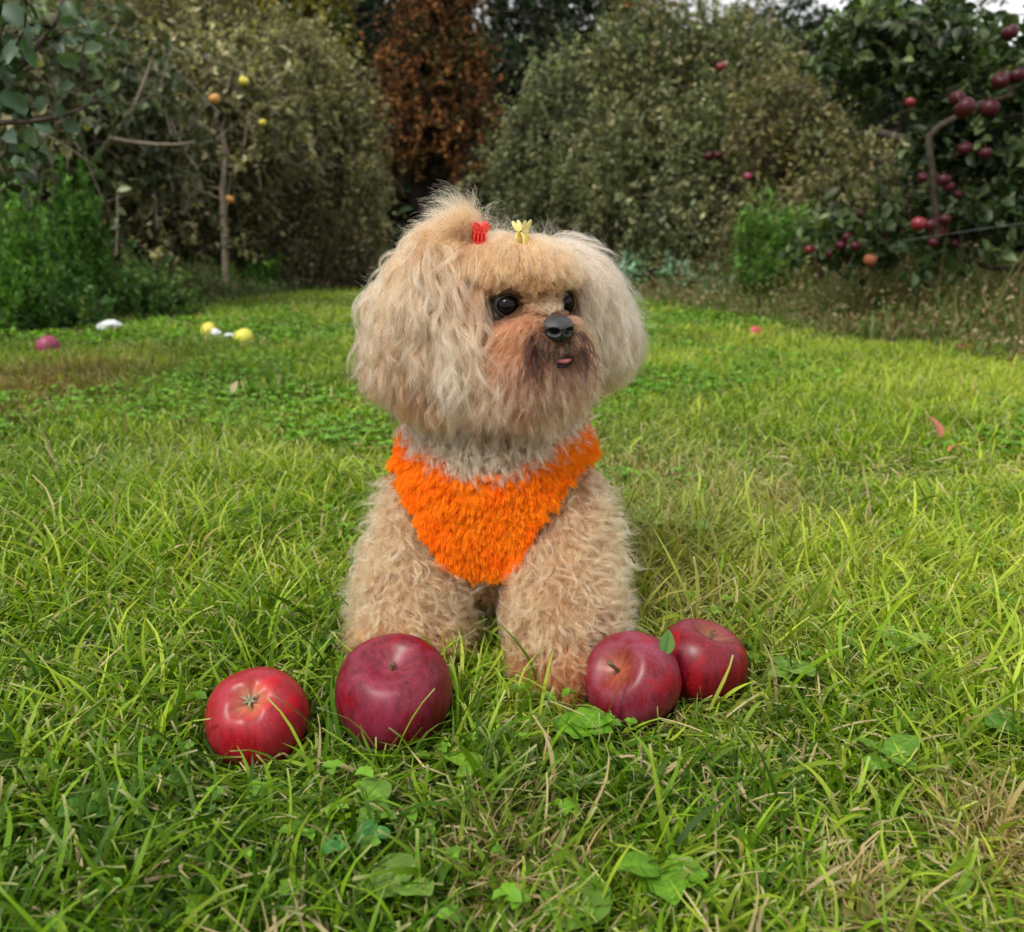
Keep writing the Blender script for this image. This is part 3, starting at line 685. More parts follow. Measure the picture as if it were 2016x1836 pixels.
def apple_mat(name, dark, light, bloom, bloomw, glow=(.75, .42, .10), glowpos=.0, rough=.37):
    m, t, b = mat_new(name)
    N = t.nodes.new; Lk = t.links.new
    co = N('ShaderNodeTexCoord')
    mp = N('ShaderNodeMapping'); mp.inputs['Scale'].default_value = (60, 60, 9); Lk(co.outputs['Object'], mp.inputs['Vector'])
    n1 = N('ShaderNodeTexNoise'); n1.inputs['Scale'].default_value = 4.5; n1.inputs['Detail'].default_value = 6; Lk(mp.outputs[0], n1.inputs['Vector'])
    r1 = N('ShaderNodeValToRGB'); r1.color_ramp.elements[0].position = .32; r1.color_ramp.elements[1].position = .72
    r1.color_ramp.elements[0].color = (*dark, 1); r1.color_ramp.elements[1].color = (*light, 1); Lk(n1.outputs['Fac'], r1.inputs['Fac'])
    # waxy bloom in wiped patches
    n2 = N('ShaderNodeTexNoise'); n2.inputs['Scale'].default_value = .55; n2.inputs['Detail'].default_value = 9; n2.inputs['Roughness'].default_value = .72; n2.inputs['Distortion'].default_value = .25; mp2 = N('ShaderNodeMapping'); mp2.inputs['Scale'].default_value = (60, 60, 26); Lk(co.outputs['Object'], mp2.inputs['Vector']); Lk(mp2.outputs[0], n2.inputs['Vector'])
    r2 = N('ShaderNodeValToRGB'); r2.color_ramp.elements[0].position = .44; r2.color_ramp.elements[1].position = .60
    r2.color_ramp.elements[0].color = (0, 0, 0, 1); r2.color_ramp.elements[1].color = (bloomw, bloomw, bloomw, 1); Lk(n2.outputs['Fac'], r2.inputs['Fac'])
    m1 = N('ShaderNodeMix'); m1.data_type = 'RGBA'; Lk(r2.outputs['Color'], m1.inputs['Factor']); Lk(r1.outputs['Color'], m1.inputs['A']); m1.inputs['B'].default_value = (*bloom, 1)
    # patches where the bloom is wiped off
    n4 = N('ShaderNodeTexNoise'); n4.inputs['Scale'].default_value = 30; n4.inputs['Detail'].default_value = 3; Lk(co.outputs['Object'], n4.inputs['Vector'])
    r4 = N('ShaderNodeValToRGB'); r4.color_ramp.elements[0].position = .60; r4.color_ramp.elements[1].position = .635; r4.color_ramp.elements[1].color = (.8, .8, .8, 1); Lk(n4.outputs['Fac'], r4.inputs['Fac'])
    m4 = N('ShaderNodeMix'); m4.data_type = 'RGBA'; Lk(r4.outputs['Color'], m4.inputs['Factor']); Lk(m1.outputs['Result'], m4.inputs['A']); m4.inputs['B'].default_value = (light[0]*1.25, light[1]*.6, light[2]*.7, 1)
    # lenticels
    v = N('ShaderNodeTexVoronoi'); v.inputs['Scale'].default_value = 300; Lk(co.outputs['Object'], v.inputs['Vector'])
    r3 = N('ShaderNodeValToRGB'); r3.color_ramp.elements[0].position = .06; r3.color_ramp.elements[1].position = .15; r3.color_ramp.elements[0].color = (.32, .32, .32, 1); r3.color_ramp.elements[1].color = (0, 0, 0, 1); Lk(v.outputs['Distance'], r3.inputs['Fac'])
    m2 = N('ShaderNodeMix'); m2.data_type = 'RGBA'; Lk(r3.outputs['Color'], m2.inputs['Factor']); Lk(m4.outputs['Result'], m2.inputs['A']); m2.inputs['B'].default_value = (.62, .30, .24, 1)
    # greenish / yellow ends from the vertex weight
    at = N('ShaderNodeAttribute'); at.attribute_name = 'col'; sp = N('ShaderNodeSeparateColor'); Lk(at.outputs['Color'], sp.inputs[0])
    m3 = N('ShaderNodeMix'); m3.data_type = 'RGBA'; Lk(sp.outputs[0], m3.inputs['Factor']); Lk(m2.outputs['Result'], m3.inputs['A']); m3.inputs['B'].default_value = (*glow, 1)
    Lk(m3.outputs['Result'], b.inputs['Base Color'])
    mr = N('ShaderNodeMapRange'); mr.inputs['To Min'].default_value = rough; mr.inputs['To Max'].default_value = rough+.22; Lk(r2.outputs['Color'], mr.inputs['Value']); Lk(mr.outputs['Result'], b.inputs['Roughness'])
    b.inputs['Specular IOR Level'].default_value = .38; b.inputs['Subsurface Weight'].default_value = .06; b.inputs['Subsurface Radius'].default_value = (.012, .003, .002)
    return m
m_stem = mat_plain('apple_stem', (.20, .13, .06), .8, .2, noise=(400, (.07, .04, .02)), bump=.5)
m_cal = mat_plain('apple_calyx', (.34, .33, .22), .9, .1, noise=(500, (.16, .14, .09)))
def big_apple(c, r, rot, squash, seed, label, mat, glow_s=0, glow_c=0, stem=.3, group='large red apples in front of the dog'):
    V, F, th, an = apple_shape(96, 64, seed, squash); A = rotm(*rot)
    g = np.clip(glow_s*np.exp(-(th/.30)**2) + glow_c*np.exp(-((math.pi-th)/.25)**2), 0, 1)*(.75+.25*np.cos(7*an+3*np.sin(an*3)))
    E = empty('apple', (c[0], c[1], 0), label, 'apple', group)
    sk = link('skin', mesh_np('skin', (V*r)@A.T + c, F, np.stack([g, g, g], -1)), E, mat)
    zt = squash*.66
    sp = np.array([(0, 0, zt-.03), (.01, .01, zt+stem*.4), (.03, .02, zt+stem)])*r
    T, TF = tubes([(sp@A.T + c, np.array([.045, .035, .055])*r)], 8)
    # cap of the stem
    tip = (sp[-1]+np.array([0, 0, .012*r]))@A.T + c; nT = len(T); T = np.vstack([T, tip]); cap = [[nT-8+i, nT-8+(i+1) % 8, nT] for i in range(8)]
    link('stem', mesh_np('stem', T, [TF, np.array(cap)]), E, m_stem)
    zc = -squash*.77; paths = []
    for i in range(6):
        a = i*math.pi/3+.3; d = np.array([math.cos(a), math.sin(a), 0])
        paths.append((np.array([np.array([0, 0, zc]) + d*.02, np.array([0, 0, zc-.07]) + d*.06, np.array([0, 0, zc-.10]) + d*(.10+.03*(i % 2)), np.array([0, 0, zc-.085]) + d*(.14+.05*(i % 2))])@A.T*r + c, np.array([.035, .03, .018, .005])*r))
    V2, F2 = tubes(paths, 6); link('calyx', mesh_np('calyx', V2, F2), E, m_cal)
    APPLES.append((c, r)); return E
MA1 = apple_mat('apple_bright_red', (.20, .002, .008), (.36, .006, .015), (.38, .05, .07), .35, glow=(.42, .30, .14))
MA2 = apple_mat('apple_purple_red', (.075, .001, .006), (.17, .003, .014), (.30, .032, .080), .5, glow=(.45, .10, .14))
MA3 = apple_mat('apple_plum_red', (.11, .001, .006), (.20, .003, .014), (.24, .050, .090), .65, glow=(.70, .28, .10))
MA4 = apple_mat('apple_crimson', (.10, .001, .006), (.20, .003, .012), (.22, .035, .06), .4, glow=(.45, .30, .10))
(c, r) = FRONT[0]; big_apple(c, r, (-(math.pi-.61), .05, 0), .86, 1.0, 'bright red apple with dry calyx end up, leftmost of four in front', MA1, glow_c=.75)
(c, r) = FRONT[1]; big_apple(c, r, (.40, .0, .0), .96, 2.3, 'largest purple red apple with a stem stub, before the left paw', MA2, glow_s=.25, stem=.12)
(c, r) = FRONT[2]; big_apple(c, r, (.547, -.73, .0), .88, 4.1, 'plum red apple tilted left with its stem showing, by the right paw', MA3, glow_s=.32, stem=.40)
(c, r) = FRONT[3]; big_apple(c, r, (.15, .25, .5), .90, 5.2, 'crimson apple half hidden behind the plum red one, rightmost in front', MA4, glow_s=.3, stem=.2)
# leaf between the two apples on the right
def leaf_sheet(length, width, nl=14, nw=7, curl=.15, cup=.2, wav=0.0, teeth=0):
    t = np.linspace(0, 1, nl); s = np.linspace(-1, 1, nw); T, Sg = np.meshgrid(t, s, indexing='ij')
    wd = np.sin(np.pi*T**.8)**.75*width/2; wd = wd*(1+teeth*np.abs(np.sin(T*40))*np.abs(Sg))
    X = Sg*wd; Y = T*length; Z = -curl*length*T**2 + cup*np.abs(X) + wav*np.sin(T*14+Sg*2)*width*np.abs(Sg)
    i = np.arange(nl-1)[:, None]*nw; j = np.arange(nw-1)[None]
    return np.stack([X, Y, Z], -1).reshape(-1, 3), np.stack([i+j, i+j+1, i+nw+j+1, i+nw+j], -1).reshape(-1, 4), T.ravel(), Sg.ravel()
V, F, T_, S_ = leaf_sheet(.021, .0135, cup=.15); A = rotm(1.15, .35, .1)
(c3, r3), (c4, r4) = FRONT[2], FRONT[3]
pl = W(1308, 1290, (c3[1]+c4[1])/2 - .031)
lf = link('leaf', mesh_np('leaf', V@A.T + pl, F, np.tile([.10, .22, .04], (len(V), 1))*(1-.35*(np.abs(S_) < .15))[:, None]), None, M_leaf)
tag(lf, 'small green leaf tucked between the two apples on the right', 'leaf')

# ------------------------------------------------------------------ lawn
rg = np.random.default_rng(21)
PATCH = [  # (point, radius, colour, weight)
    (G(1300, 1200), .13, (.24, .17, .075), .75), (G(1250, 1130), .12, (.26, .20, .08), .6), (G(1330, 900), .22, (.34, .34, .13), .6), (G(1100, 1130), .1, (.2, .16, .07), .5),
    (G(60, 760), .34, (.20, .12, .05), .9), (G(-60, 800), .3, (.20, .12, .05), .8), (G(1990, 1700), .04, (.42, .29, .13), .95), (G(1700, 1800), .02, (.40, .28, .12), .6),
    (G(1280, 980), .15, (.30, .30, .11), .5), (G(400, 900), .2, (.24, .28, .09), .4), (G(1500, 1010), .1, (.34, .34, .14), .5), (G(1000, 1700), .05, (.22, .2, .08), .4)]
def grass_col(B, deadf=.045):
    n = len(B); a = vnoise(B, 2.2, 1)[:, None]; b = vnoise(B, 9, 2)[:, None]; c = rg.random((n, 1))
    g1, g2, g3 = np.array([.045, .12, .004]), np.array([.17, .31, .009]), np.array([.42, .50, .055])
    t = np.clip(.51+.35*a+.22*b+(c-.5)*.9 + np.clip(B[:, :1]/B[:, 1:2]*.35, -.2, .2), 0, 1)
    col = np.where(t < .5, g1*(1-2*t)+g2*2*t, g2*(2-2*t)+g3*(2*t-1))
    for p, r, cc, wgt in PATCH:
        d = np.hypot((B[:, 0]-p[0]), (B[:, 1]-p[1])*.55); w_ = np.clip(1.4-d/r, 0, 1)*wgt*(rg.random(n) < .6)*(1 if p[1] > 2 else .75)
        col = col*(1-w_[:, None]) + np.array(cc)*w_[:, None]*rg.uniform(.7, 1.35, (n, 1))
    dead = (rg.random(n) < deadf)[:, None]
    col = np.where(dead, np.array([.50, .40, .20])*rg.uniform(.6, 1.2, (n, 1)), col)
    return col*rg.uniform(.62, 1.38, (n, 1))
def blades(B, L, wd, lean, seg, col, mat_, name=None, cut=True, twist=.6, curl=1.0):
    n = len(B); az = rg.random(n)*2*math.pi
    az = az + 1.2*vnoise(B[:, :2], 6, 9)              # neighbours lean alike
    t = np.linspace(0, 1, seg+1)
    D = np.stack([np.cos(az), np.sin(az)], -1)
    a0 = lean*.5; a1 = lean*curl                        # lean angle grows along the blade
    ang = a0[:, None] + (a1)[:, None]*t[None]**1.3
    ds = (L/seg)[:, None]
    hx = np.concatenate([np.zeros((n, 1)), np.cumsum(np.sin(ang[:, 1:])*ds, 1)], 1); hz = np.concatenate([np.zeros((n, 1)), np.cumsum(np.cos(ang[:, 1:])*ds, 1)], 1)
    az2 = az[:, None] + rg.normal(size=(n, 1))*.5*t[None]**2
    P = np.stack([B[:, 0:1]+hx*np.cos(az2), B[:, 1:2]+hx*np.sin(az2), B[:, 2:3]+np.maximum(hz, .001)+.0*hx], -1)
    P[..., 2] = np.maximum(P[..., 2], .002+rg.random((n, 1))*.006)
    # drop blades that run into the apples or the dog's legs
    bad = np.zeros(n, bool)
    for c, r in APPLES: bad |= (np.linalg.norm(P-c, axis=-1) < r*.97).any(1) | (np.hypot(B[:, 0]-c[0], B[:, 1]-c[1]) < r*.55)
    near = np.where((np.abs(B[:, 0]+.02) < .22) & (B[:, 1] > .6) & (B[:, 1] < 1.2))[0]
    if len(near):
        q = P[near]; s = np.stack([sdf(q[:, i]) for i in range(0, seg+1, max(1, seg//3))], 1); bad[near] |= (s < .004).any(1)
    for c, r in APPLES:   # keep most of each fruit's face clear
        fr_ = (np.abs(P[..., 0]-c[0]*P[..., 1]/c[1]) < r*.95) & (P[..., 1] < c[1]) & (P[..., 1] > c[1]-r*2.6) & (P[..., 2] > c[2]*.72)
        bad |= fr_.any(1) & (rg.random(n) < .78)
    pf = (np.abs(B[:, 0]-.05) < .07) & (B[:, 1] > .58) & (B[:, 1] < .72) & ((P[..., 2] > .022).any(1)); bad |= pf & (rg.random(n) < .8)
    tw = az + math.pi/2 + rg.normal(size=n)*twist
    Sd = np.stack([np.cos(tw), np.sin(tw), rg.normal(size=n)*.25], -1)[:, None, :]
    prof = np.where(t < .65, 1-.15*t, (1-.1)*(1-((t-.65)/.35)**1.4)) ; prof[0] = .7
    wv = wd[:, None]*prof[None]
    if cut:
        ct = rg.random(n) < .55; wv[ct, -1] = wd[ct]*.55
    wv = np.maximum(wv, wd[:, None]*.05)
    A_ = P-Sd*wv[..., None]/2; B_ = P+Sd*wv[..., None]/2
    V = np.stack([A_, B_], 2)[~bad]; n2 = len(V); V = V.reshape(-1, 3)
    base = (np.arange(n2)*(seg+1)*2)[:, None]; i = np.arange(seg)[None]*2
    F = np.stack([base+i, base+i+1, base+i+3, base+i+2], -1).reshape(-1, 4)
    cc = col[~bad][:, None, :]*(.75+.35*t)[None, :, None]  # darker towards the base: shading painted into the blade colour
    if cut:   # mown tips are straw pale
        tip = np.zeros((n2, seg+1, 1)); ctn = ct[~bad]; tip[ctn, -1] = .7; cc = cc*(1-tip)+np.array([.50, .47, .24])*tip
    cc = np.repeat(cc[:, :, None, :], 2, 2).reshape(-1, 3)
    return V, F, cc
def scatter(n, y0, y1, dens_pow=1.0, margin=.25, lawn=True):
    y = y0+(y1-y0)*rg.random(n*2)**dens_pow; hw = .60*y+margin; x = (rg.random(n*2)*2-1)*hw
    keep = rg.random(n*2) < hw/(0.6*y1+margin)
    if lawn: keep &= (x > lawn_left(y)-.35*rg.random(n*2)) & (x < lawn_right(y)+.35*rg.random(n*2))
    x, y = x[keep], y[keep]
    return np.stack([x, y, np.full(len(x), -.004)], -1)
parts = []
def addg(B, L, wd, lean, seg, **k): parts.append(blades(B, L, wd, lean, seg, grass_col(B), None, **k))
def lens(B, lo, hi): return rg.uniform(lo, hi, len(B))*(1+.35*vnoise(B, 5, 7))
# near: thatch of short leaning blades, then longer ones
B = scatter(62000, .30, 1.35, .9); left = np.clip(-B[:, 0]*1.2, 0, .5)
addg(B, lens(B, .020, .050), rg.uniform(.0013, .0028, len(B)), rg.uniform(.4, 1.9, len(B)), 4)
B = scatter(34000, .30, 1.35, .9)
addg(B, lens(B, .040, .080)*(1+np.clip(-B[:, 0]*.9, -.2, .35)), rg.uniform(.0017, .0042, len(B)), rg.uniform(.5, 1.8, len(B)), 6)
B = scatter(1300, .34, 1.2, .9)
addg(B, lens(B, .06, .10), rg.uniform(.0022, .0048, len(B)), rg.uniform(.35, 1.0, len(B)), 8)
# middle
B = scatter(110000, 1.3, 3.2, .9); addg(B, lens(B, .020, .048), rg.uniform(.002, .004, len(B)), rg.uniform(.3, 1.6, len(B)), 4)
B = scatter(5000, 1.3, 3.2, .9); addg(B, lens(B, .04, .07), rg.uniform(.003, .005, len(B)), rg.uniform(.2, 1.0, len(B)), 5)
# far
B = scatter(150000, 3.1, 9.0, .9); addg(B, lens(B, .03, .06), rg.uniform(.0035, .007, len(B)), rg.uniform(.2, 1.2, len(B)), 3)
B = scatter(40000, 8.8, 20, .8); addg(B, lens(B, .06, .10), rg.uniform(.01, .02, len(B)), rg.uniform(.2, 1.1, len(B)), 2)
# coarser grass beyond the edges of the view
n = 90000; y = rg.uniform(-.6, 9, n); x = rg.uniform(-7, 7, n); k = (np.abs(x) > .58*np.maximum(y, 0)+.15); x, y = x[k], y[k]
B = np.stack([x, y, np.full(len(x), -.004)], -1); addg(B, lens(B, .03, .07), rg.uniform(.006, .013, len(B)), rg.uniform(.3, 1.5, len(B)), 3)
# straw tussocks
for p, r, cc, wgt in PATCH:
    if p[1] < 1.5:
        n = int(420*r/.06); B = np.stack([p[0]+rg.normal(size=n)*r*.55, p[1]+rg.normal(size=n)*r*.7, np.full(n, 0)], -1)
        parts.append(blades(B, rg.uniform(.02, .055, n), rg.uniform(.0010, .0020, n), rg.uniform(.3, 1.5, n), 4, np.array([.46, .34, .16])*rg.uniform(.6, 1.3, (n, 1)), None))
off = 0; Vs, Fs, Cs = [], [], []
for V, F, c in parts: Vs.append(V); Fs.append(F+off); Cs.append(c); off += len(V)
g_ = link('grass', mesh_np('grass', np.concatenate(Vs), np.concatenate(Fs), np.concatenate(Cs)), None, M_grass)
tag(g_, 'mown bright green lawn grass with straw coloured patches', 'grass', kind='stuff')

# thatch and clippings: loose dry bits lying in the lawn
n = 3400; B = scatter(n, .32, 1.6, .9); n = len(B); az = rg.random(n)*6.28; L = rg.uniform(.012, .05, n)
t = np.linspace(-.5, .5, 5); P = B[:, None, :] + (t[None, :]*L[:, None])[..., None]*np.stack([np.cos(az), np.sin(az), rg.normal(size=n)*.18], -1)[:, None, :]
P[..., 2] = B[:, 2:3] + rg.uniform(.008, .026, (n, 1)) + P[..., 2]-B[:, 2:3] + (.25-t**2)*.008
Sd = np.stack([-np.sin(az), np.cos(az), rg.normal(size=n)*.5], -1)[:, None, :]*(rg.uniform(.0004, .0012, n)[:, None]*(1-.5*np.abs(t*2)**2)[None])[..., None]
V = np.stack([P-Sd, P+Sd], 2)
ok = np.ones(n, bool)
for c, r in APPLES: ok &= (np.linalg.norm(P-c, axis=-1) > r).all(1)
V = V[ok]; n = len(V); base = (np.arange(n)*10)[:, None]; i = np.arange(4)[None]*2
F = np.stack([base+i, base+i+1, base+i+3, base+i+2], -1).reshape(-1, 4)
cc = np.repeat(np.array([.56, .46, .25])[None]*rg.uniform(.5, 1.15, (n, 1)), 10, 0)
o = link('clippings', mesh_np('clippings', V.reshape(-1, 3), F, cc), None, M_grass); tag(o, 'dry straw clippings lying in the mown grass', 'clippings', kind='stuff')

# low broad leaved cover (clover and chickweed) mixed into the lawn
def leaves_np(Cn, D, N, L, Wd, col, fold=.25, rows=2):
    """leaf quads folded on the midrib. Cn base (n,3), D direction, N normal"""
    D = unit(D); Sx = unit(np.cross(D, N)); Nn = np.cross(Sx, D); n = len(Cn)
    L = np.broadcast_to(L, n)[:, None]; Wd = np.broadcast_to(Wd, n)[:, None]
    if rows == 1:
        V = np.stack([Cn, Cn+D*L*.45-Sx*Wd/2+Nn*Wd*fold, Cn+D*L, Cn+D*L*.45+Sx*Wd/2+Nn*Wd*fold], 1)
        b = (np.arange(n)*4)[:, None]; F = np.concatenate([b+np.array([[0, 1, 2]]), b+np.array([[0, 2, 3]])]); k = 4
    else:
        m1 = Cn+D*L*.30; m2 = Cn+D*L*.70-Nn*L*.05; tip = Cn+D*L-Nn*L*.16
        V = np.stack([Cn, m1, m2, tip, m1-Sx*Wd*.48+Nn*Wd*fold, m2-Sx*Wd*.42+Nn*Wd*fold, m1+Sx*Wd*.48+Nn*Wd*fold, m2+Sx*Wd*.42+Nn*Wd*fold], 1)
        b = (np.arange(n)*8)[:, None]
        q = np.concatenate([b+np.array([[1, 4, 5, 2]]), b+np.array([[1, 2, 7, 6]])]); tr = np.concatenate([b+np.array([[0, 4, 1]]), b+np.array([[0, 1, 6]]), b+np.array([[2, 5, 3]]), b+np.array([[2, 3, 7]])])
        F = [q, tr]; k = 8
    return V.reshape(-1, 3), F, np.repeat(col, k, 0)
def rnd_up(n, tilt=.5, r=rg): return unit(np.stack([r.normal(size=n)*tilt, r.normal(size=n)*tilt, np.ones(n)], -1))
Bs = [scatter(1700, .32, 1.4, .9), scatter(9000, 1.3, 3.4), scatter(14000, 3.2, 8)]
V_, Fq, Ft, C_ = [], [], [], []; off = 0
for zi, B in enumerate(Bs):
    msk = vnoise(B, [4.0, 2.5, 1.5][zi], 31) > [.15, .35, .3][zi]; B = B[msk]
    B = B[[True]*len(B)]; n = len(B)
    B = np.repeat(B, 3, 0); a = np.tile([0, 2.1, 4.2], n)+np.repeat(rg.random(n)*6, 3); n3 = len(B)
    D = np.stack([np.cos(a), np.sin(a), np.full(n3, .15)], -1)
    B = B + np.array([0, 0, 1])*np.repeat(rg.uniform(.012, .035, n), 3)[:, None]
    s = np.repeat(rg.uniform(.005, .010, n), 3)*[1, 1.6, 2.8][zi]
    ok = np.ones(n3, bool)
    for c, r in APPLES: ok &= np.linalg.norm(B-c, axis=-1) > r*1.15
    ok &= ~((np.abs(B[:, 0]) < .17) & (B[:, 1] > .68) & (B[:, 1] < 1.1))
    col = np.array([.11, .24, .015])*rg.uniform(.7, 1.7, (n3, 1))*np.array([1, 1, 1])
    V, F, c = leaves_np(B[ok], D[ok], rnd_up(ok.sum(), .35), s[ok], s[ok]*.95, col[ok])
    V_.append(V); Fq.append(F[0]+off); Ft.append(F[1]+off); C_.append(c); off += len(V)
o = link('clover_cover', mesh_np('clover', np.concatenate(V_), [np.concatenate(Fq), np.concatenate(Ft)], np.concatenate(C_)), None, M_leaf)
tag(o, 'clover and chickweed leaves spread low through the lawn', 'ground cover', kind='stuff')

# ------------------------------------------------------------------ single broad-leaved weeds in the lawn
rw = np.random.default_rng(77)
M_weed = mat_leaf('weed_leaf', .55, .25, .35, (1.2, 1.2, .4))
def weed(vx, vy, size, nleaf, label, col=(.20, .36, .05), az0=0, spread=6.28, lift=.35, aspect=.42, name='weed_plant', z=.018, teeth=.12):
    p = G(vx, vy, z); E = empty(name, (p[0], p[1], 0), label, 'weed', 'broad leaved weeds in the lawn')
    for i in range(nleaf):
        a = az0 + (spread*i/nleaf if nleaf > 1 else 0) + rw.normal()*.15
        L = size*rw.uniform(.75, 1.1); V, F, T, Sg = leaf_sheet(L, L*aspect*2, 16, 9, rw.uniform(.10, .30), rw.uniform(.05, .22), rw.uniform(.015, .035), teeth)
        A = rotm(lift*rw.uniform(.5, 1.3), rw.normal()*.15, a)
        P = V@A.T + p + np.array([0, 0, rw.uniform(0, .006)])
        P[:, 2] = np.maximum(P[:, 2], .004)
        c = np.array(col)*np.array([.85, .9, .7])*rw.uniform(.8, 1.1)*np.where(np.abs(Sg) < .13, 1.35, 1.0)[:, None]*(1+.18*vnoise(V, 120, i))[:, None]
        c = c*(1+.12*np.sign(np.sin(T*34+np.abs(Sg)*5)))[:, None]
        link('leaf', mesh_np('leaf', P, F, c), E, M_weed)
    return E
weed(1125, 1835, .058, 1, 'large flat pale green leaf at the bottom edge of the lawn', (.17, .31, .05), -.25, aspect=.36, lift=.12, z=.014)
weed(760, 1590, .032, 2, 'pale green rounded weed leaves below the largest apple', (.20, .36, .06), .9, 3.4, aspect=.34, lift=.15)
weed(1150, 1445, .029, 5, 'bright green lobed weed just below the plum red apple', (.16, .36, .03), .2, teeth=.3)
weed(960, 1520, .034, 3, 'light green weed with long leaves between the largest and the plum red apple', (.21, .38, .04), 1.2, 3.5, aspect=.26)
weed(790, 1755, .034, 3, 'pale crinkled weed near the bottom edge left of the large flat leaf', (.20, .33, .07), .4, 5)
weed(1300, 1730, .026, 3, 'yellow green weed right of the large flat leaf at the bottom', (.17, .35, .03), 1.9, 4)
weed(1750, 1500, .030, 4, 'green weed rosette in the lawn right of the crimson apple', (.15, .30, .04), .5, aspect=.32)
weed(1560, 1330, .028, 4, 'pale weed rosette just right of the crimson apple', (.22, .38, .09), .3)
weed(1240, 1030, .045, 3, 'broad dull green leaves beside the dog\'s leg on the right', (.15, .28, .06), 5.2, 3)
weed(1350, 1040, .040, 3, 'broad grey green leaf pair further right of the dog\'s leg', (.20, .34, .10), 1.0, 4)
weed(190, 1590, .030, 4, 'dark green weed in the lower left grass', (.09, .22, .03), .8)
weed(1990, 1440, .026, 4, 'small green weed at the right edge of the lawn', (.13, .30, .04), 2)
weed(620, 1270, .036, 3, 'broad dark leaves left of the largest apple', (.09, .22, .03), 2, 4)
weed(1780, 1270, .030, 3, 'pale green weed far right behind the crimson apple', (.25, .40, .11), 1, 5)
def clover(vx, vy, s, label):
    p = G(vx, vy, .028); E = empty('clover_plant', (p[0], p[1], 0), label, 'clover', 'three leaved clovers in the lawn')
    V, F = tubes([([(p[0], p[1], -.002), (p[0]+.001, p[1]+.002, .014), tuple(p)], np.full(3, .0006))], 6)
    link('stalk', mesh_np('stalk', V, F, np.tile([.16, .28, .06], (len(V), 1))), E, M_weed)
    for i in range(3):
        a = i*2.09+rw.random(); t = np.linspace(0, 1, 9); sg = np.linspace(-1, 1, 9); T, Sg = np.meshgrid(t, sg, indexing='ij')
        wd = np.sin(np.pi*T**.7*.93)**.6*s*.5; X = Sg*wd; Y = T*s*(1-.12*(1-np.abs(Sg))*T); Z = .2*np.abs(X)-.1*s*T**2
        Pm = np.stack([X, Y, Z], -1).reshape(-1, 3)@rotm(.15, 0, a).T + p; ii = np.arange(8)[:, None]*9; jj = np.arange(8)[None]
        F = np.stack([ii+jj, ii+jj+1, ii+9+jj+1, ii+9+jj], -1).reshape(-1, 4)
        c = np.array([.07, .22, .05])*(1+.9*np.exp(-((T.ravel()-.5+.25*np.abs(Sg.ravel()))/.07)**2))[:, None]
        link('leaflet', mesh_np('leaflet', Pm, F, c), E, M_weed)
clover(730, 1640, .013, 'dark green clover with pale chevrons below the largest apple')
clover(660, 1665, .010, 'small clover left of the bigger clover below the largest apple')
clover(1440, 1290, .010, 'clover leaf peeping out just behind the crimson apple')
clover(860, 1235, .012, 'clover between the two front paws of the dog')

# ------------------------------------------------------------------ trees
M_darkbark = mat_plain('dark_bark', (.035, .026, .02), .9, .1, noise=(10, (.015, .012, .01)))
rt = np.random.default_rng(101)
def shoots(base, tip, n_leaf, sag, leafL, leafW, cols, rng, rows=1, dens_start=.15, droop=.3, twig_r=.004, spread=.9):
    """leafy shoots between base and tip points: returns leaf mesh and twig paths"""
    n = len(base); D = tip-base; Ls = np.linalg.norm(D, axis=1)
    t = dens_start+(1-dens_start)*rng.random((n, n_leaf)); bend = rng.normal(size=(n, 3))*.12*Ls[:, None]
    def at(t): return base[:, None]+D[:, None]*t[..., None] + bend[:, None]*np.sin(np.pi*t)[..., None] - np.array([0, 0, 1])*(sag*Ls)[:, None, None]*(t**2)[..., None]
    P = at(t).reshape(-1, 3); m = len(P)
    Dl = unit(np.repeat(unit(D), n_leaf, 0)*.5 + rng.normal(size=(m, 3))*spread + np.array([0, 0, -droop]))
    N = unit(rng.normal(size=(m, 3))*.75+np.array([0, -.15, .8]))
    s = rng.uniform(.6, 1.25, m)
    c = np.repeat(cols, n_leaf, 0)*rng.uniform(.55, 1.5, (m, 1))*(1+.35*vnoise(P, 3.5, 77))[:, None]
    pale = rng.random(m) < .10; c[pale] = c[pale]*1.5+np.array([.05, .05, .03])
    V, F, cc = leaves_np(P, Dl, N, leafL*s, leafW*s, c, .22, rows)
    tt = np.linspace(0, 1, 5); TP = at(np.tile(tt, (n, 1)))
    return V, F, cc, TP
def ribbons(TP, r0, rng, col):
    """thin three sided twigs"""
    n, k, _ = TP.shape; T = unit(np.gradient(TP, axis=1)); a = unit(np.cross(T, np.array([.3, .5, .81]))); b = np.cross(T, a)
    r = (np.broadcast_to(r0, n)[:, None]*np.linspace(1, .3, k)[None])[..., None]
    ring = np.stack([TP+a*r, TP+(-.5*a+.87*b)*r, TP+(-.5*a-.87*b)*r], 2).reshape(-1, 3)
    base = (np.arange(n)*k*3)[:, None, None]; i = (np.arange(k-1)*3)[None, :, None]; j = np.arange(3)[None, None]; j2 = (j+1) % 3
    F = np.stack([base+i+j, base+i+j2, base+i+3+j2, base+i+3+j], -1).reshape(-1, 4)
    return ring, F, np.tile(col, (len(ring), 1))
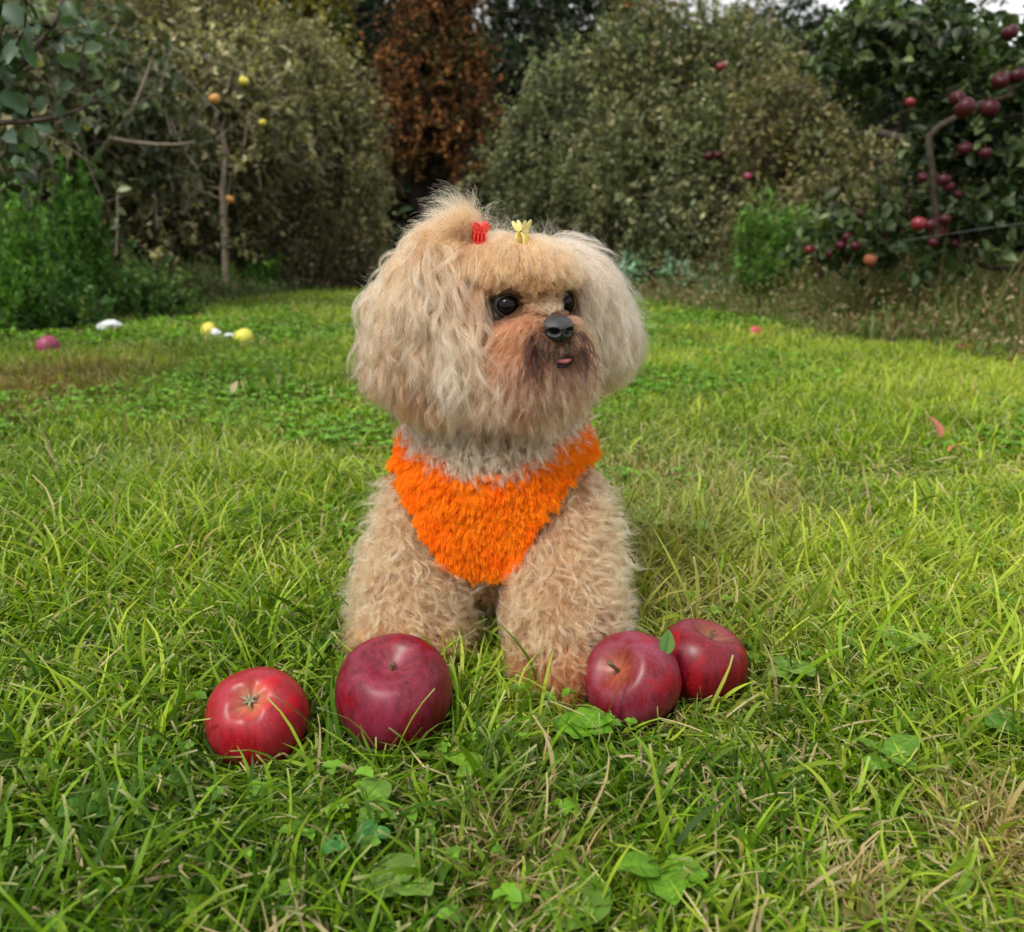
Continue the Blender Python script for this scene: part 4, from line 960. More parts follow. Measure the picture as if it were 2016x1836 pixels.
def tree(x, y, label, blobs, nsh, nleaf, leafL, leafW, pal, name='apple_tree', cat='tree', trunk_r=.06, trunk_h=None, bark=None, rows=1, shootL=(.3, .7), upb=.5, group=None,
         seed=0, sag=.1, mat=None, limbs=None, ncl=0, twig=.004, frontbias=.0, lean=(0, 0), droop=.3, limb_n=None, spread=.9):
    """blobs: crown volumes (centre, radii, weight)"""
    rng = np.random.default_rng(seed+1000)
    E = empty(name, (x, y, 0), label, cat, group)
    bc_ = np.array([b[0] for b in blobs], float); br_ = np.array([b[1] for b in blobs], float); bw = np.array([b[2] for b in blobs], float)
    bi = rng.choice(len(blobs), nsh, p=bw/bw.sum())
    u = unit(rng.normal(size=(nsh, 3))); rad = rng.random(nsh)**.40
    if frontbias: u[:, 1] -= frontbias*rng.random(nsh); u = unit(u)
    if ncl:  # gather shoots in clumps so that gaps open between them
        cu_ = unit(rng.normal(size=(ncl, 3))); ci = rng.integers(0, ncl, nsh); u = unit(cu_[ci]+rng.normal(size=(nsh, 3))*.24); rad = np.clip((.35+.65*rng.random(ncl)**.5)[ci]+rng.normal(size=nsh)*.07, 0, 1.08)
    tip = bc_[bi]+u*rad[:, None]*br_[bi]
    Ls = rng.uniform(*shootL, nsh)
    dirn = unit(u*.6 + rng.normal(size=(nsh, 3))*.45 + np.array([0, 0, upb])); base = tip-dirn*Ls[:, None]
    spr = rng.random(nsh) < .20; tip[spr] += np.stack([rng.normal(size=spr.sum())*.06, rng.normal(size=spr.sum())*.06, rng.uniform(.3, 1.3, spr.sum())*shootL[0]*min(1, upb+.3)], -1)
    base[:, 2] = np.maximum(base[:, 2], .05); tip[:, 2] = np.maximum(tip[:, 2], .05)
    pal = np.asarray(pal, float); pi = rng.integers(0, len(pal), nsh); zone = vnoise(tip, 2.2, seed)
    pi = np.where(zone > .25, np.minimum(pi+1, len(pal)-1), pi); cols = pal[pi]*rng.uniform(.75, 1.25, (nsh, 1))
    V, F, cc, TP = shoots(base, tip, nleaf, np.full(nsh, sag), leafL, leafW, cols, rng, rows, droop=droop, spread=spread)
    link('crown', mesh_np('crown', V, F, cc, smooth=False), E, mat or M_leaf)
    # trunk and limbs reach towards the blobs, twigs are separate
    th = trunk_h if trunk_h is not None else .9
    top = np.array([x+lean[0], y+lean[1], th]); tz = np.linspace(0, 1, 7)
    tp = np.array([x, y, -.05])+(top-np.array([x, y, -.05]))*tz[:, None]; tp[1:-1, :2] += rng.normal(size=(5, 2))*trunk_r*.35
    paths = [(tp, trunk_r*np.linspace(1.15, .75, 7))]
    lp = []
    nl = limb_n or max(6, len(blobs)*3)
    for i in range(nl):
        b = i % len(blobs); e = bc_[b]+unit(rng.normal(size=3))*br_[b]*rng.uniform(.3, .75); s0 = tp[rng.integers(3, 7)]
        tt = np.linspace(0, 1, 8)[:, None]; q = s0+(e-s0)*tt + np.array([0, 0, 1])*np.sin(np.pi*tt)*.12*np.linalg.norm(e-s0)*rng.uniform(-.3, 1)
        q[1:-1] += rng.normal(size=(6, 3))*.02*np.linalg.norm(e-s0); r0 = trunk_r*rng.uniform(.35, .6); lp.append((q, r0*np.linspace(1, .25, 8)))
        for k in range(3):
            s1 = q[rng.integers(3, 7)]; e1 = s1+unit(e-s0+rng.normal(size=3)*np.linalg.norm(e-s0)*.5)*rng.uniform(.25, .6)*br_[b].mean()
            q1 = s1+(e1-s1)*tt; q1[1:-1] += rng.normal(size=(6, 3))*.02*np.linalg.norm(e1-s1); lp.append((q1, r0*.45*np.linspace(1, .3, 8)))
    if limbs: lp += limbs
    V, F = tubes(paths, 10); link('trunk', mesh_np('trunk', V, F), E, bark or M_bark)
    V, F = tubes(lp, 6); tw, TF, tc_ = ribbons(TP, twig, rng, (1, 1, 1)); link('branches', mesh_np('branches', np.vstack([V, tw]), np.concatenate([F, TF+len(V)])), E, bark or M_bark)
    return E
def B_(vx, vy, Y, rx, ry, rz, w_=1): return (W(vx, vy, Y), (rx, ry, rz), w_)   # crown volume centred on a ray at distance Y

OL = [(.12, .125, .045), (.18, .178, .07), (.24, .23, .10), (.32, .29, .15)]       # olive, dusty
GR = [(.05, .085, .025), (.075, .12, .035), (.10, .15, .05), (.15, .19, .08)]
DK = [(.022, .045, .012), (.035, .065, .018), (.055, .09, .026), (.09, .125, .045)]
OLB = [(.16, .13, .055), (.21, .17, .075), (.14, .14, .05), (.26, .21, .10)]
# left side of the lane
tree(-1.65, 7.2, 'dusty olive apple tree with feathery upright shoots left of the russet tree', [B_(590, 270, 7.2, .72, .8, .70, 3), B_(640, 440, 7.0, .50, .6, .42, 1.6), B_(520, 130, 7.4, .50, .6, .5, 1.5), B_(560, 420, 7.1, .7, .7, .5, 1.6), B_(690, 190, 7.1, .15, .3, .28, .3), B_(650, 110, 7.2, .18, .3, .25, .3), B_(720, 330, 7.0, .12, .3, .2, .25), B_(600, 70, 7.4, .2, .3, .2, .3)],
     2600, 22, .040, .018, OL, seed=1, ncl=90, shootL=(.25, .6), upb=1.1, twig=.003, group='apple trees along the lane')
tree(-1.50, 6.7, 'brownish thicket of dry twigs at the foot of the olive tree', [B_(620, 490, 6.7, .62, .5, .36, 2), B_(500, 500, 6.7, .5, .5, .3, 1)], 1500, 12, .028, .011, OLB, name='shrub', cat='shrub', seed=2, trunk_r=.02, trunk_h=.15, shootL=(.25, .55), upb=1.2, twig=.003)
tree(-1.80, 5.65, 'thin leaning apple tree with a bare pale trunk and yellow apples', [B_(430, 190, 6.0, .62, .5, .42, 2), B_(330, 290, 6.0, .5, .4, .35, 1), B_(520, 250, 6.2, .3, .4, .3, .6)],
     950, 18, .050, .024, OL, seed=3, shootL=(.3, .6), trunk_r=.021, trunk_h=1.02, lean=(.05, .05), bark=M_palebark, upb=.5, twig=.0035, group='apple trees along the lane')
tree(-3.5, 6.4, 'broad olive apple tree filling the left background', [B_(200, 200, 6.2, 1.15, .9, .80, 3), B_(80, 380, 6.0, .9, .8, .6, 1.5), B_(330, 430, 6.3, .75, .7, .5, 1.4), B_(60, 60, 6.2, 1, .9, .6, 1.2), B_(380, 90, 6.6, .7, .7, .6, 1.2)],
     4200, 22, .048, .024, OL, seed=4, ncl=150, shootL=(.3, .8), upb=.5, trunk_r=.08, group='apple trees along the lane')
tree(-3.0, 4.6, 'grey twigged apple tree with long bare branches, left of the leaning tree', [B_(120, 150, 4.5, .62, .5, .42, 2), B_(30, 300, 4.4, .45, .4, .30, 1), B_(260, 260, 4.7, .40, .4, .30, .6)],
     520, 16, .055, .030, [(.07, .10, .04), (.10, .13, .055), (.15, .17, .09), (.17, .16, .08)], seed=5, rows=2, shootL=(.25, .6), trunk_r=.05, trunk_h=.7, bark=M_palebark, group='apple trees along the lane',
     limbs=[([W(*q) for q in ((40, 400, 4.5), (130, 335, 4.4), (185, 315, 4.35), (225, 265, 4.3), (262, 215, 4.3), (285, 160, 4.3), (300, 110, 4.35))], np.array([.020, .018, .015, .013, .010, .008, .004])),
            ([W(*q) for q in ((215, 272, 4.3), (260, 280, 4.25), (310, 285, 4.2), (350, 285, 4.2), (385, 280, 4.2))], np.array([.009, .008, .007, .006, .004])),
            ([W(*q) for q in ((30, 330, 4.4), (90, 325, 4.35), (150, 335, 4.3))], np.array([.012, .010, .008]))])
# near branch reaching in from the left edge
E = tree(-1.9, 2.1, 'apple tree at the left edge reaching in with large dark glossy leaves', [B_(-60, 120, 2.05, .22, .2, .18, 2), B_(-120, 300, 2.1, .25, .2, .2, 1.5), B_(40, 40, 2.2, .20, .12, .08, .8)],
     18, 12, .046, .030, [(.035, .075, .03), (.05, .095, .04), (.06, .10, .05)], seed=6, rows=2, shootL=(.12, .25), trunk_r=.04, trunk_h=.55, group='apple trees along the lane', upb=.2,
     limbs=[([W(*q) for q in ((-200, 330, 2.1), (-60, 262, 2.05), (0, 242, 2.0), (60, 240, 2.0), (110, 232, 2.0), (160, 215, 2.02), (210, 188, 2.05))], np.array([.012, .009, .006, .005, .004, .003, .002])),
            ([W(*q) for q in ((-150, 420, 2.1), (-20, 330, 2.05), (12, 300, 2.0), (14, 282, 2.0))], np.array([.008, .006, .004, .003])),
            ([W(*q) for q in ((-50, 170, 2.1), (60, 110, 2.15), (110, 40, 2.2), (140, -40, 2.25))], np.array([.010, .007, .005, .004]))])
LV = [(25, 105, 60, 2.0), (5, 175, 52, 2.02), (30, 30, 60, 2.05), (40, 215, 40, 2.0), (80, 205, 34, 2.0), (120, 222, 34, 2.0), (140, 250, 36, 2.03), (85, 250, 38, 2.0), (20, 268, 44, 1.98), (-5, 130, 60, 2.0), (170, 200, 30, 2.03), (205, 190, 28, 2.05), (70, 60, 34, 2.1), (245, 95, 30, 2.4), (225, 60, 30, 2.4), (130, 170, 30, 2.2)]
n = len(LV); Cn = np.array([W(a, b, d) for a, b, s, d in LV]); sz = np.array([s*d/FV*1.02 for a, b, s, d in LV])
Dd = unit(np.stack([rt.normal(size=n)*1.1, rt.normal(size=n)*.6, -np.ones(n)*.6], -1)); Nn_ = unit(np.stack([rt.normal(size=n)*.4, -np.ones(n), rt.uniform(.0, .9, n)], -1))
V, F, cc = leaves_np(Cn-Dd*sz[:, None]*.5, Dd, Nn_, sz, sz*.68, np.array([.045, .085, .045])*rt.uniform(.7, 1.4, (n, 1)), .12, 2)
link('foliage', mesh_np('foliage', V, F, cc), E, M_leaf)
# right side of the lane
tree(.72, 7.6, 'grey green apple tree with pointed shoots right behind the dog\'s head', [B_(1110, 340, 7.4, .40, .6, .66, 2.6), B_(1035, 430, 7.2, .30, .5, .40, 1.2), B_(1180, 300, 7.6, .6, .6, .8, 2), B_(1150, 450, 7.2, .7, .5, .45, 1.6), B_(1060, 200, 7.3, .12, .3, .30, .3), B_(1120, 140, 7.4, .18, .3, .25, .35), B_(990, 320, 7.2, .10, .3, .2, .2), B_(1010, 260, 7.3, .12, .3, .2, .2)],
     3300, 24, .040, .019, [(.10, .13, .045), (.14, .175, .065), (.185, .21, .095), (.25, .25, .13)], seed=7, ncl=110, shootL=(.25, .55), upb=1.0, twig=.003, group='apple trees along the lane')
tree(1.7, 6.8, 'tall grey green apple tree with a single red apple near its top', [B_(1340, 150, 7.0, .75, .7, .65, 3), B_(1300, 320, 6.6, .7, .6, .6, 2.4), B_(1440, 330, 6.4, .55, .6, .6, 2), B_(1480, 120, 7.2, .45, .6, .35, 1), B_(1400, 450, 6.0, .6, .5, .4, 1.4)],
     3900, 24, .042, .021, [(.085, .115, .04), (.125, .155, .058), (.18, .20, .09), (.24, .225, .11)], seed=8, ncl=150, shootL=(.25, .6), upb=.9, twig=.003, group='apple trees along the lane')
tree(2.5, 5.6, 'yellowing apple tree between the tall tree and the near one on the right', [B_(1540, 250, 5.7, .34, .5, .42, 1.4), B_(1620, 330, 5.4, .28, .4, .34, .9), B_(1560, 440, 5.2, .4, .4, .30, 1.2), B_(1700, 410, 5.0, .42, .4, .28, 1.2), B_(1830, 360, 5.2, .6, .4, .36, 1.2), B_(1980, 420, 4.8, .5, .4, .4, 1.1)],
     2300, 18, .044, .020, [(.085, .10, .03), (.115, .13, .04), (.15, .15, .055), (.20, .17, .07)], seed=9, ncl=90, shootL=(.2, .5), upb=.9, twig=.003, group='apple trees along the lane')
tree(2.25, 3.7, 'near apple tree on the right with glossy leaves and dark red apples', [B_(1800, 80, 3.75, .42, .40, .20, 2.4), B_(1960, 150, 3.5, .32, .35, .30, 2.2), B_(1700, 60, 3.9, .26, .3, .16, 1), B_(1900, 260, 3.6, .22, .3, .15, 1.0), B_(1950, 380, 3.5, .25, .3, .2, 1.2), B_(1800, 430, 3.7, .34, .3, .14, 1.2), B_(1680, 450, 3.8, .2, .25, .12, .8)],
     430, 15, .054, .030, DK, seed=10, rows=2, shootL=(.16, .36), trunk_r=.05, trunk_h=.5, upb=.25, twig=.0028, group='apple trees along the lane', sag=.2,
     limbs=[([W(*q) for q in ((1846, 470, 3.35), (1840, 400, 3.32), (1836, 340, 3.3), (1830, 300, 3.3), (1829, 268, 3.3), (1850, 248, 3.3), (1885, 230, 3.3), (1930, 205, 3.35), (1990, 190, 3.4))], np.array([.011, .0115, .0115, .012, .0125, .0115, .011, .012, .013])),
            ([W(*q) for q in ((1990, 190, 3.4), (2060, 260, 3.5), (2120, 400, 3.6), (2150, 520, 3.7))], np.array([.013, .02, .03, .04]))])
# woods behind
DG = [(.012, .026, .012), (.018, .038, .016), (.03, .055, .022), (.04, .06, .02)]
tree(-3.4, 19, 'dark pine at the back left of the russet tree with sky showing through', [B_(690, 110, 19, 1.6, 1.5, 1.6, 2), B_(640, 230, 19, 1.6, 1.4, 1.6, 2), B_(700, 30, 19, 1.4, 1.2, 1.4, 1)],
     850, 20, .15, .07, DG, seed=11, name='pine_tree', shootL=(.6, 1.3), upb=.1, trunk_r=.2, trunk_h=3.6, ncl=70, mat=M_far, twig=.015, group='trees of the wood behind the orchard')
tree(.7, 20, 'dark pine right behind the dog with specks of sky in its crown', [B_(1000, 150, 20, 1.5, 1.4, 1.7, 2), B_(1110, 130, 20, 1.4, 1.4, 1.5, 2), B_(1010, 300, 20, 1.2, 1.4, 1.4, 1.4), B_(1060, 0, 20, 1.8, 1.2, 1.3, 1.3)],
     1050, 20, .15, .07, DG, seed=12, name='pine_tree', shootL=(.6, 1.3), upb=.1, trunk_r=.22, trunk_h=4, ncl=90, mat=M_far, twig=.015, group='trees of the wood behind the orchard')
tree(8.0, 20, 'dark pine glimpsed through the gap between the trees on the right', [B_(1690, 180, 20, 1.6, 1.4, 2.4, 2), B_(1800, 100, 20, 1.5, 1.3, 1.6, 1), B_(1590, 110, 20, 1.3, 1.2, 1.2, 1), B_(1500, 60, 20, .9, 1, 1.0, .6)],
     650, 20, .15, .07, DG, seed=13, name='pine_tree', shootL=(.6, 1.3), upb=.1, trunk_r=.2, trunk_h=3.6, ncl=50, mat=M_far, twig=.015, group='trees of the wood behind the orchard')
RU = [(.13, .055, .018), (.19, .078, .023), (.26, .11, .032), (.08, .065, .02)]
tree(-1.4, 14, 'russet brown autumn tree in the dark gap at the end of the lane', [B_(860, 30, 14, .6, .8, .9, 1.6), B_(850, 140, 14, .95, .8, .6, 2.2), B_(820, 240, 13.8, .95, .8, .5, 1.8), B_(910, 240, 14, .55, .7, .65, 1.3), B_(780, 300, 13.8, .5, .6, .3, .6), B_(920, 320, 13.8, .35, .5, .25, .4)],
     2300, 30, .065, .034, RU, seed=14, name='autumn_tree', bark=M_darkbark, shootL=(.4, .9), upb=-.15, trunk_r=.12, trunk_h=1.9, ncl=60, sag=.25, mat=M_far, twig=.01, droop=.6)
tree(-6.6, 17, 'yellow green tree above the left of the orchard row', [B_(490, 20, 17, 1.5, 1.3, 1.1, 2), B_(580, 60, 17, 1.0, 1.2, 1.1, 1.2), B_(330, 10, 17, 1.6, 1.2, 1.2, 1.4), B_(80, -20, 17, 2.2, 1.2, 1.2, 1.4)],
     1800, 26, .13, .07, [(.12, .13, .015), (.22, .19, .02), (.32, .25, .02), (.08, .10, .02)], seed=15, name='autumn_tree', shootL=(.5, 1.1), upb=.3, trunk_r=.16, trunk_h=2.8, ncl=70, mat=M_far, twig=.012)
tree(2.9, 22, 'small orange leaved tree between the pine and the tall apple tree', [B_(1225, 80, 22, .8, .9, 1.3, 2), B_(1240, 180, 22, 1.0, .9, 1.0, 1)],
     520, 24, .14, .07, [(.30, .11, .035), (.36, .15, .06), (.22, .10, .04)], seed=16, name='autumn_tree', shootL=(.5, 1.0), upb=.3, trunk_r=.1, trunk_h=3, ncl=30, mat=M_far, twig=.012)
# far wood, too dense to count
def wood():
    rng = np.random.default_rng(5); n = 190000; az_ = rng.uniform(-1.9, 1.9, n); rr_ = rng.uniform(27, 33, n); az_[:110000] *= .42; x = rr_*np.sin(az_); y = rr_*np.cos(az_)
    top = 5.0 + 1.1*vnoise(np.stack([x, y*.3], -1), .35, 3) + .6*vnoise(np.stack([x, y], -1), 1.4, 4) + np.clip((-x-3)*.35, 0, 4)
    z = top*rng.random(n)**.8; P = np.stack([x, y, z], -1)
    c = np.array([.022, .036, .016])*rng.uniform(.4, 1.6, (n, 1))*np.where(vnoise(P, .5, 8)[:, None] > .35, np.array([1.7, 1.1, .9]), 1)
    V, F, cc = leaves_np(P, rng.normal(size=(n, 3)), unit(rng.normal(size=(n, 3))+np.array([0, -.6, .5])), rng.uniform(.25, .5, n)*(1+.8*(z < 1.6)), rng.uniform(.14, .3, n)*(1+1.2*(z < 1.6)), c, .2, 1)
    tag(link('wood', mesh_np('wood', V, F, cc, smooth=False), None, M_far), 'dark far wood closing the view behind the orchard', 'wood', kind='stuff')
wood()

# ------------------------------------------------------------------ undergrowth, bushes, weeds along the rows
ru = np.random.default_rng(303)
def clumpleaf(C0, R, n, L, Wd, pal, seed, up=.6, rows=1, droop=.2, upd=.5):
    rng = np.random.default_rng(seed); u = unit(rng.normal(size=(n, 3)))*(rng.random((n, 1))**.45); P = np.asarray(C0)+u*np.asarray(R); P[:, 2] = np.abs(P[:, 2])+.01
    pal = np.asarray(pal, float); c = pal[rng.integers(0, len(pal), n)]*rng.uniform(.65, 1.4, (n, 1)); s = rng.uniform(.6, 1.3, n)
    D = unit(rng.normal(size=(n, 3))*.7+u*.5+np.array([0, 0, upd])); N = unit(rng.normal(size=(n, 3))*.6+np.array([0, -.3, up]))
    return leaves_np(P, D, N, L*s, Wd*s, c, .2, rows)
def bush(name, label, cat, C0s, n, L, Wd, pal, seed, stalks=30, group=None, rows=1, upd=.5, stalkcol=(.16, .2, .07)):
    """upright leafy stems rising from the ground and fanning out"""
    rng = np.random.default_rng(seed); c0 = np.mean([c[0] for c in C0s], 0); E = empty(name, (c0[0], c0[1], 0), label, cat, group)
    per = 34; ns = max(8, int(n/per/len(C0s))); base, tip = [], []
    for c, r in C0s:
        u = rng.normal(size=(ns, 3)); u = unit(u)*rng.random((ns, 1))**.5
        t = np.asarray(c)+u*np.asarray(r); t[:, 2] = np.maximum(t[:, 2]+np.abs(rng.normal(size=ns))*r[2]*.45, .04); base_ = np.stack([c[0]+(t[:, 0]-c[0])*.55+rng.normal(size=ns)*.02, c[1]+(t[:, 1]-c[1])*.55, np.maximum(t[:, 2]-rng.uniform(.15, .35, ns), 0)], -1)
        base.append(base_); tip.append(t)
    base, tip = np.concatenate(base), np.concatenate(tip); pal = np.asarray(pal, float); cols = pal[rng.integers(0, len(pal), len(base))]*rng.uniform(.75, 1.3, (len(base), 1))
    V, F, cc, TP = shoots(base, tip, per, np.full(len(base), .12), L, Wd, cols, rng, rows, dens_start=0, droop=-.35*upd, spread=.55)
    link('foliage', mesh_np('foliage', V, F, cc, smooth=False), E, M_leaf)
    k = min(len(base), 90); lo = TP[:k].copy(); g0 = lo[:, :1].copy(); g0[..., 2] = -.01; lo = np.concatenate([g0, lo], 1)
    V, F, c_ = ribbons(lo, .0022, rng, stalkcol); link('stalks', mesh_np('stalks', V, F, c_), E, M_leaf)
    return E
BG = [(.06, .17, .012), (.09, .23, .018), (.13, .29, .03), (.04, .12, .01)]
DGR = [(.03, .085, .015), (.045, .11, .02), (.06, .14, .03)]
bush('weed_bush', 'feathery bright green weed clump at the left edge', 'weeds', [(W(30, 430, 3.7), (.14, .2, .16)), (W(10, 520, 3.6), (.18, .2, .14)), (W(60, 560, 3.7), (.15, .2, .10))], 9000, .034, .007, BG, 41, group='green weed clumps under the trees')
bush('weed_bush', 'taller mid green weed clump beside the bright one on the left', 'weeds', [(W(150, 430, 4.2), (.15, .2, .20)), (W(160, 510, 4.2), (.17, .2, .18))], 8000, .036, .009, [(.045, .13, .012), (.06, .17, .016), (.08, .20, .02)], 42, group='green weed clumps under the trees')
bush('weed_bush', 'dark low weeds at the lawn edge below the mid green clump', 'weeds', [(W(270, 560, 4.2), (.28, .2, .12)), (W(320, 590, 4.2), (.2, .15, .06))], 5000, .032, .014, DGR+[(.10, .16, .03)], 46, group='green weed clumps under the trees')
bush('weed_bush', 'dark leafy weeds at the foot of the bright feathery clump on the left', 'weeds', [(W(110, 590, 3.7), (.26, .2, .08))], 4000, .032, .014, DGR+[(.10, .16, .03)], 43, group='green weed clumps under the trees')
bush('weed_bush', 'low green mound right of the bare pale trunk', 'weeds', [(W(500, 540, 6.2), (.26, .3, .14)), (W(430, 545, 6.0), (.2, .2, .08)), (W(430, 440, 6.3), (.1, .1, .1))], 5000, .04, .012, BG, 44, group='green weed clumps under the trees')
bush('weed_bush', 'vivid green feathery weed clump below the yellowing tree on the right', 'weeds', [(W(1485, 450, 4.6), (.12, .2, .12)), (W(1550, 440, 4.6), (.12, .2, .09)), (W(1520, 515, 4.5), (.20, .2, .09))], 9000, .034, .008, [(.055, .14, .012), (.075, .18, .018), (.10, .22, .03), (.12, .17, .04)], 45, group='green weed clumps under the trees')
MINT = [(.20, .33, .22), (.26, .40, .28), (.15, .27, .17), (.12, .22, .11)]
for k, (vx, vy, Y, r, h, lb) in enumerate([(1262, 510, 5.9, .13, .10, 'pale mint green thistle like plant next to the dog\'s head'), (1340, 545, 5.5, .16, .12, 'pale mint green leafy plant in the middle of its group by the lawn edge'), (1415, 565, 5.2, .14, .08, 'pale mint green leafy plant left of the dry stalks'), (1235, 560, 5.7, .12, .10, 'lowest mint green plant half behind the dog\'s head')]):
    bush('leafy_weed', lb, 'weeds', [(W(vx, vy, Y), (r, .12, h))], 900, .045, .030, MINT, 50+k, group='pale mint green plants at the lawn edge', rows=2, stalks=10, upd=.1)
# uncountable undergrowth beneath the rows: dry grass, stems, low leaves
def undergrowth():
    V_, F_, C_, off = [], [], [], 0
    def add(B, L, wd, lean, col, seg=4):
        nonlocal off
        V, F, c = blades(B, L, wd, lean, seg, col, None, cut=False); V_.append(V); F_.append(F+off); C_.append(c); off += len(V)
    def region_pts(n, side, y0, y1, wmax):
        y = y0+(y1-y0)*ru.random(n)**.8; u = ru.random(n)**1.2*wmax
        x = lawn_left(y)-u+.25 if side < 0 else lawn_right(y)+u-.15
        k = np.abs(x) < .64*y+.5
        return np.stack([x, y, np.zeros(n)], -1)[k], u[k]
    for side, n in ((-1, 52000), (1, 60000)):
        B, u = region_pts(n, side, 2.4, 9, 3.2); m = len(B); h = np.interp(u, [0, .25, .8, 3], [.07, .14, .28, .40])*(1+.55*vnoise(B, 3.0, 12))
        tan = np.array([[.30, .25, .11], [.18, .22, .06], [.11, .19, .03], [.08, .16, .02], [.20, .15, .07]])
        if side < 0: tan = np.array([[.10, .17, .035], [.13, .18, .04], [.08, .14, .03], [.18, .17, .07], [.14, .13, .06]])
        col = tan[ru.integers(0, 5, m)]*ru.uniform(.6, 1.3, (m, 1))
        add(B, h*ru.uniform(.5, 1.2, m), ru.uniform(.003, .007, m), ru.uniform(.05, .9, m), col)
    B, u = region_pts(1300, 1, 2.7, 7.5, 2.4); u_ = u > .25; B = B[u_]; m = len(B)
    col = np.array([[.30, .24, .11], [.24, .13, .07], [.14, .20, .06]])[ru.integers(0, 3, m)]*ru.uniform(.7, 1.3, (m, 1))
    add(B, ru.uniform(.28, .55, m), ru.uniform(.0025, .0045, m), ru.uniform(.1, .6, m), col, 5)
    # seed heads and small dry leaves at height on the right
    n = 42000; B, u = region_pts(n, 1, 2.5, 7.5, 2.6); m = len(B); z = ru.random(m)*np.interp(u, [0, .2, .8, 3], [.10, .20, .34, .42]); B[:, 2] = z
    pal = np.array([[.26, .19, .09], [.15, .18, .05], [.10, .16, .03], [.36, .29, .15], [.20, .12, .06]])
    V, F, c = leaves_np(B, ru.normal(size=(m, 3)), rnd_up(m, .8, ru), ru.uniform(.012, .032, m), ru.uniform(.006, .013, m), pal[ru.integers(0, 5, m)]*ru.uniform(.6, 1.3, (m, 1)), .2, 1)
    T1 = (V, F, c)
    n = 30000; B, u = region_pts(n, -1, 3.0, 8.5, 3.2); m = len(B); B[:, 2] = ru.random(m)*np.interp(u, [0, .3, .8, 3], [.08, .14, .35, .6])
    pal = np.array([[.06, .12, .03], [.09, .14, .04], [.13, .15, .06], [.05, .10, .02], [.16, .14, .07]])
    V, F, c = leaves_np(B, ru.normal(size=(m, 3)), rnd_up(m, .8, ru), ru.uniform(.018, .045, m), ru.uniform(.009, .02, m), pal[ru.integers(0, 5, m)]*ru.uniform(.6, 1.3, (m, 1)), .2, 1)
    T2 = (V, F, c)
    V = np.concatenate(V_+[T1[0], T2[0]]); o1 = off; o2 = off+len(T1[0])
    c = np.concatenate(C_+[T1[2], T2[2]])
    o = link('undergrowth', mesh_np('undergrowth', V, [np.concatenate(F_), np.concatenate([T1[1]+o1, T2[1]+o2])], c, smooth=False), None, M_leaf)
    tag(o, 'tangle of dry grass, seed heads and low weeds under the orchard rows', 'undergrowth', kind='stuff')
undergrowth()
# thin trellis wire
V, F = tubes([([W(1780, 474, 3.3), W(1860, 462, 3.2), W(1940, 450, 3.1), W(2040, 436, 3.0), W(2200, 414, 2.9)], np.full(5, .0006))], 6)
tag(link('wire', mesh_np('wire', V, F), None, mat_plain('wire_metal', (.22, .24, .22), .6, .3)), 'thin pale trellis wire running out of the right edge', 'wire')
# small crumpled white lumps on the lawn
def lump(vx, vy, wv, hv, label, seed):
    rng = np.random.default_rng(seed); p = G(vx, vy, .035); s = wv/2*p[1]/FV; L, F = ball(0, 1, 0, 22, 14)
    d = 1+.35*vnoise(L, 2.3, seed)+.2*vnoise(L, 5, seed+1); V = L*d[:, None]*np.array([s, s*.8, s*hv])+p; V[:, 2] = np.maximum(V[:, 2], .002)
    tag(link('white_lump', mesh_np('lump', V, F, smooth=False), None, mat_plain('lump', (.62, .65, .66), .9, .1)), label, 'lump', 'crumpled white paper on the grass')
lump(215, 642, 44, .45, 'crumpled white paper on the grass near the left weeds', 3)
lump(452, 661, 18, .5, 'flat crumpled white paper between the two yellow apples', 5)
lump(425, 657, 20, .8, 'small white scrap beside the yellow apple with a red blush', 8)
lump(593, 705, 1, 1, 'tiny scrap', 9) if False else None

# ------------------------------------------------------------------ fruit on the trees and fallen fruit
MS = {'rot': mat_plain('fruit_rotten', (.30, .085, .035), .6, .3, noise=(40, (.16, .05, .025))), 'dark': mat_plain('fruit_dark_red', (.065, .003, .008), .42, .3, noise=(30, (.03, .003, .008))), 'red': mat_plain('fruit_red', (.22, .010, .02), .35, .5, noise=(30, (.12, .006, .015))),
      'yel': mat_plain('fruit_yellow', (.66, .52, .07), .45, .4, noise=(40, (.50, .50, .07))), 'pink': mat_plain('fruit_pink', (.52, .06, .07), .45, .4, noise=(35, (.45, .06, .08))),
      'org': mat_plain('fruit_orange', (.62, .22, .08), .45, .4, noise=(25, (.66, .40, .09))), 'plum': mat_plain('fruit_plum', (.20, .03, .07), .45, .4, noise=(25, (.30, .05, .10))), 'grn': mat_plain('fruit_green', (.55, .60, .06), .45, .4, noise=(40, (.60, .52, .08)))}
SV, SF, _, _ = apple_shape(24, 16, 1.3, .9); FR = {}
st_ = tubes([(np.array([(0, 0, .55), (.03, 0, .9), (.08, 0, 1.25)]), np.array([.05, .05, .07]))], 5)
def fruit(vx, vy, Y, wv, kind, label, group, ground=False):
    if kind not in FR:
        me = mesh_np('skin', SV, SF); me.materials.append(MS[kind]); ms = mesh_np('stem', *st_); ms.materials.append(m_stem); FR[kind] = (me, ms)
    if ground:
        Y = 3.0
        for _ in range(6): r = wv/2*Y/FV; p = G(vx, vy, r*.68); Y = p[1]
    else: p = W(vx, vy, Y); r = wv/2*Y/FV
    E = empty('apple', p, label, 'apple', group); E.scale = (r, r, r); E.rotation_euler = (ru.normal()*.35+(1.2 if ground else 0), ru.normal()*.35, ru.random()*6)
    for nm, me in zip(('skin', 'stem'), FR[kind]):
        o = bpy.data.objects.new(nm, me); C.objects.link(o); o.parent = E
    return E
gT = 'dark red apples on the tree at the right'
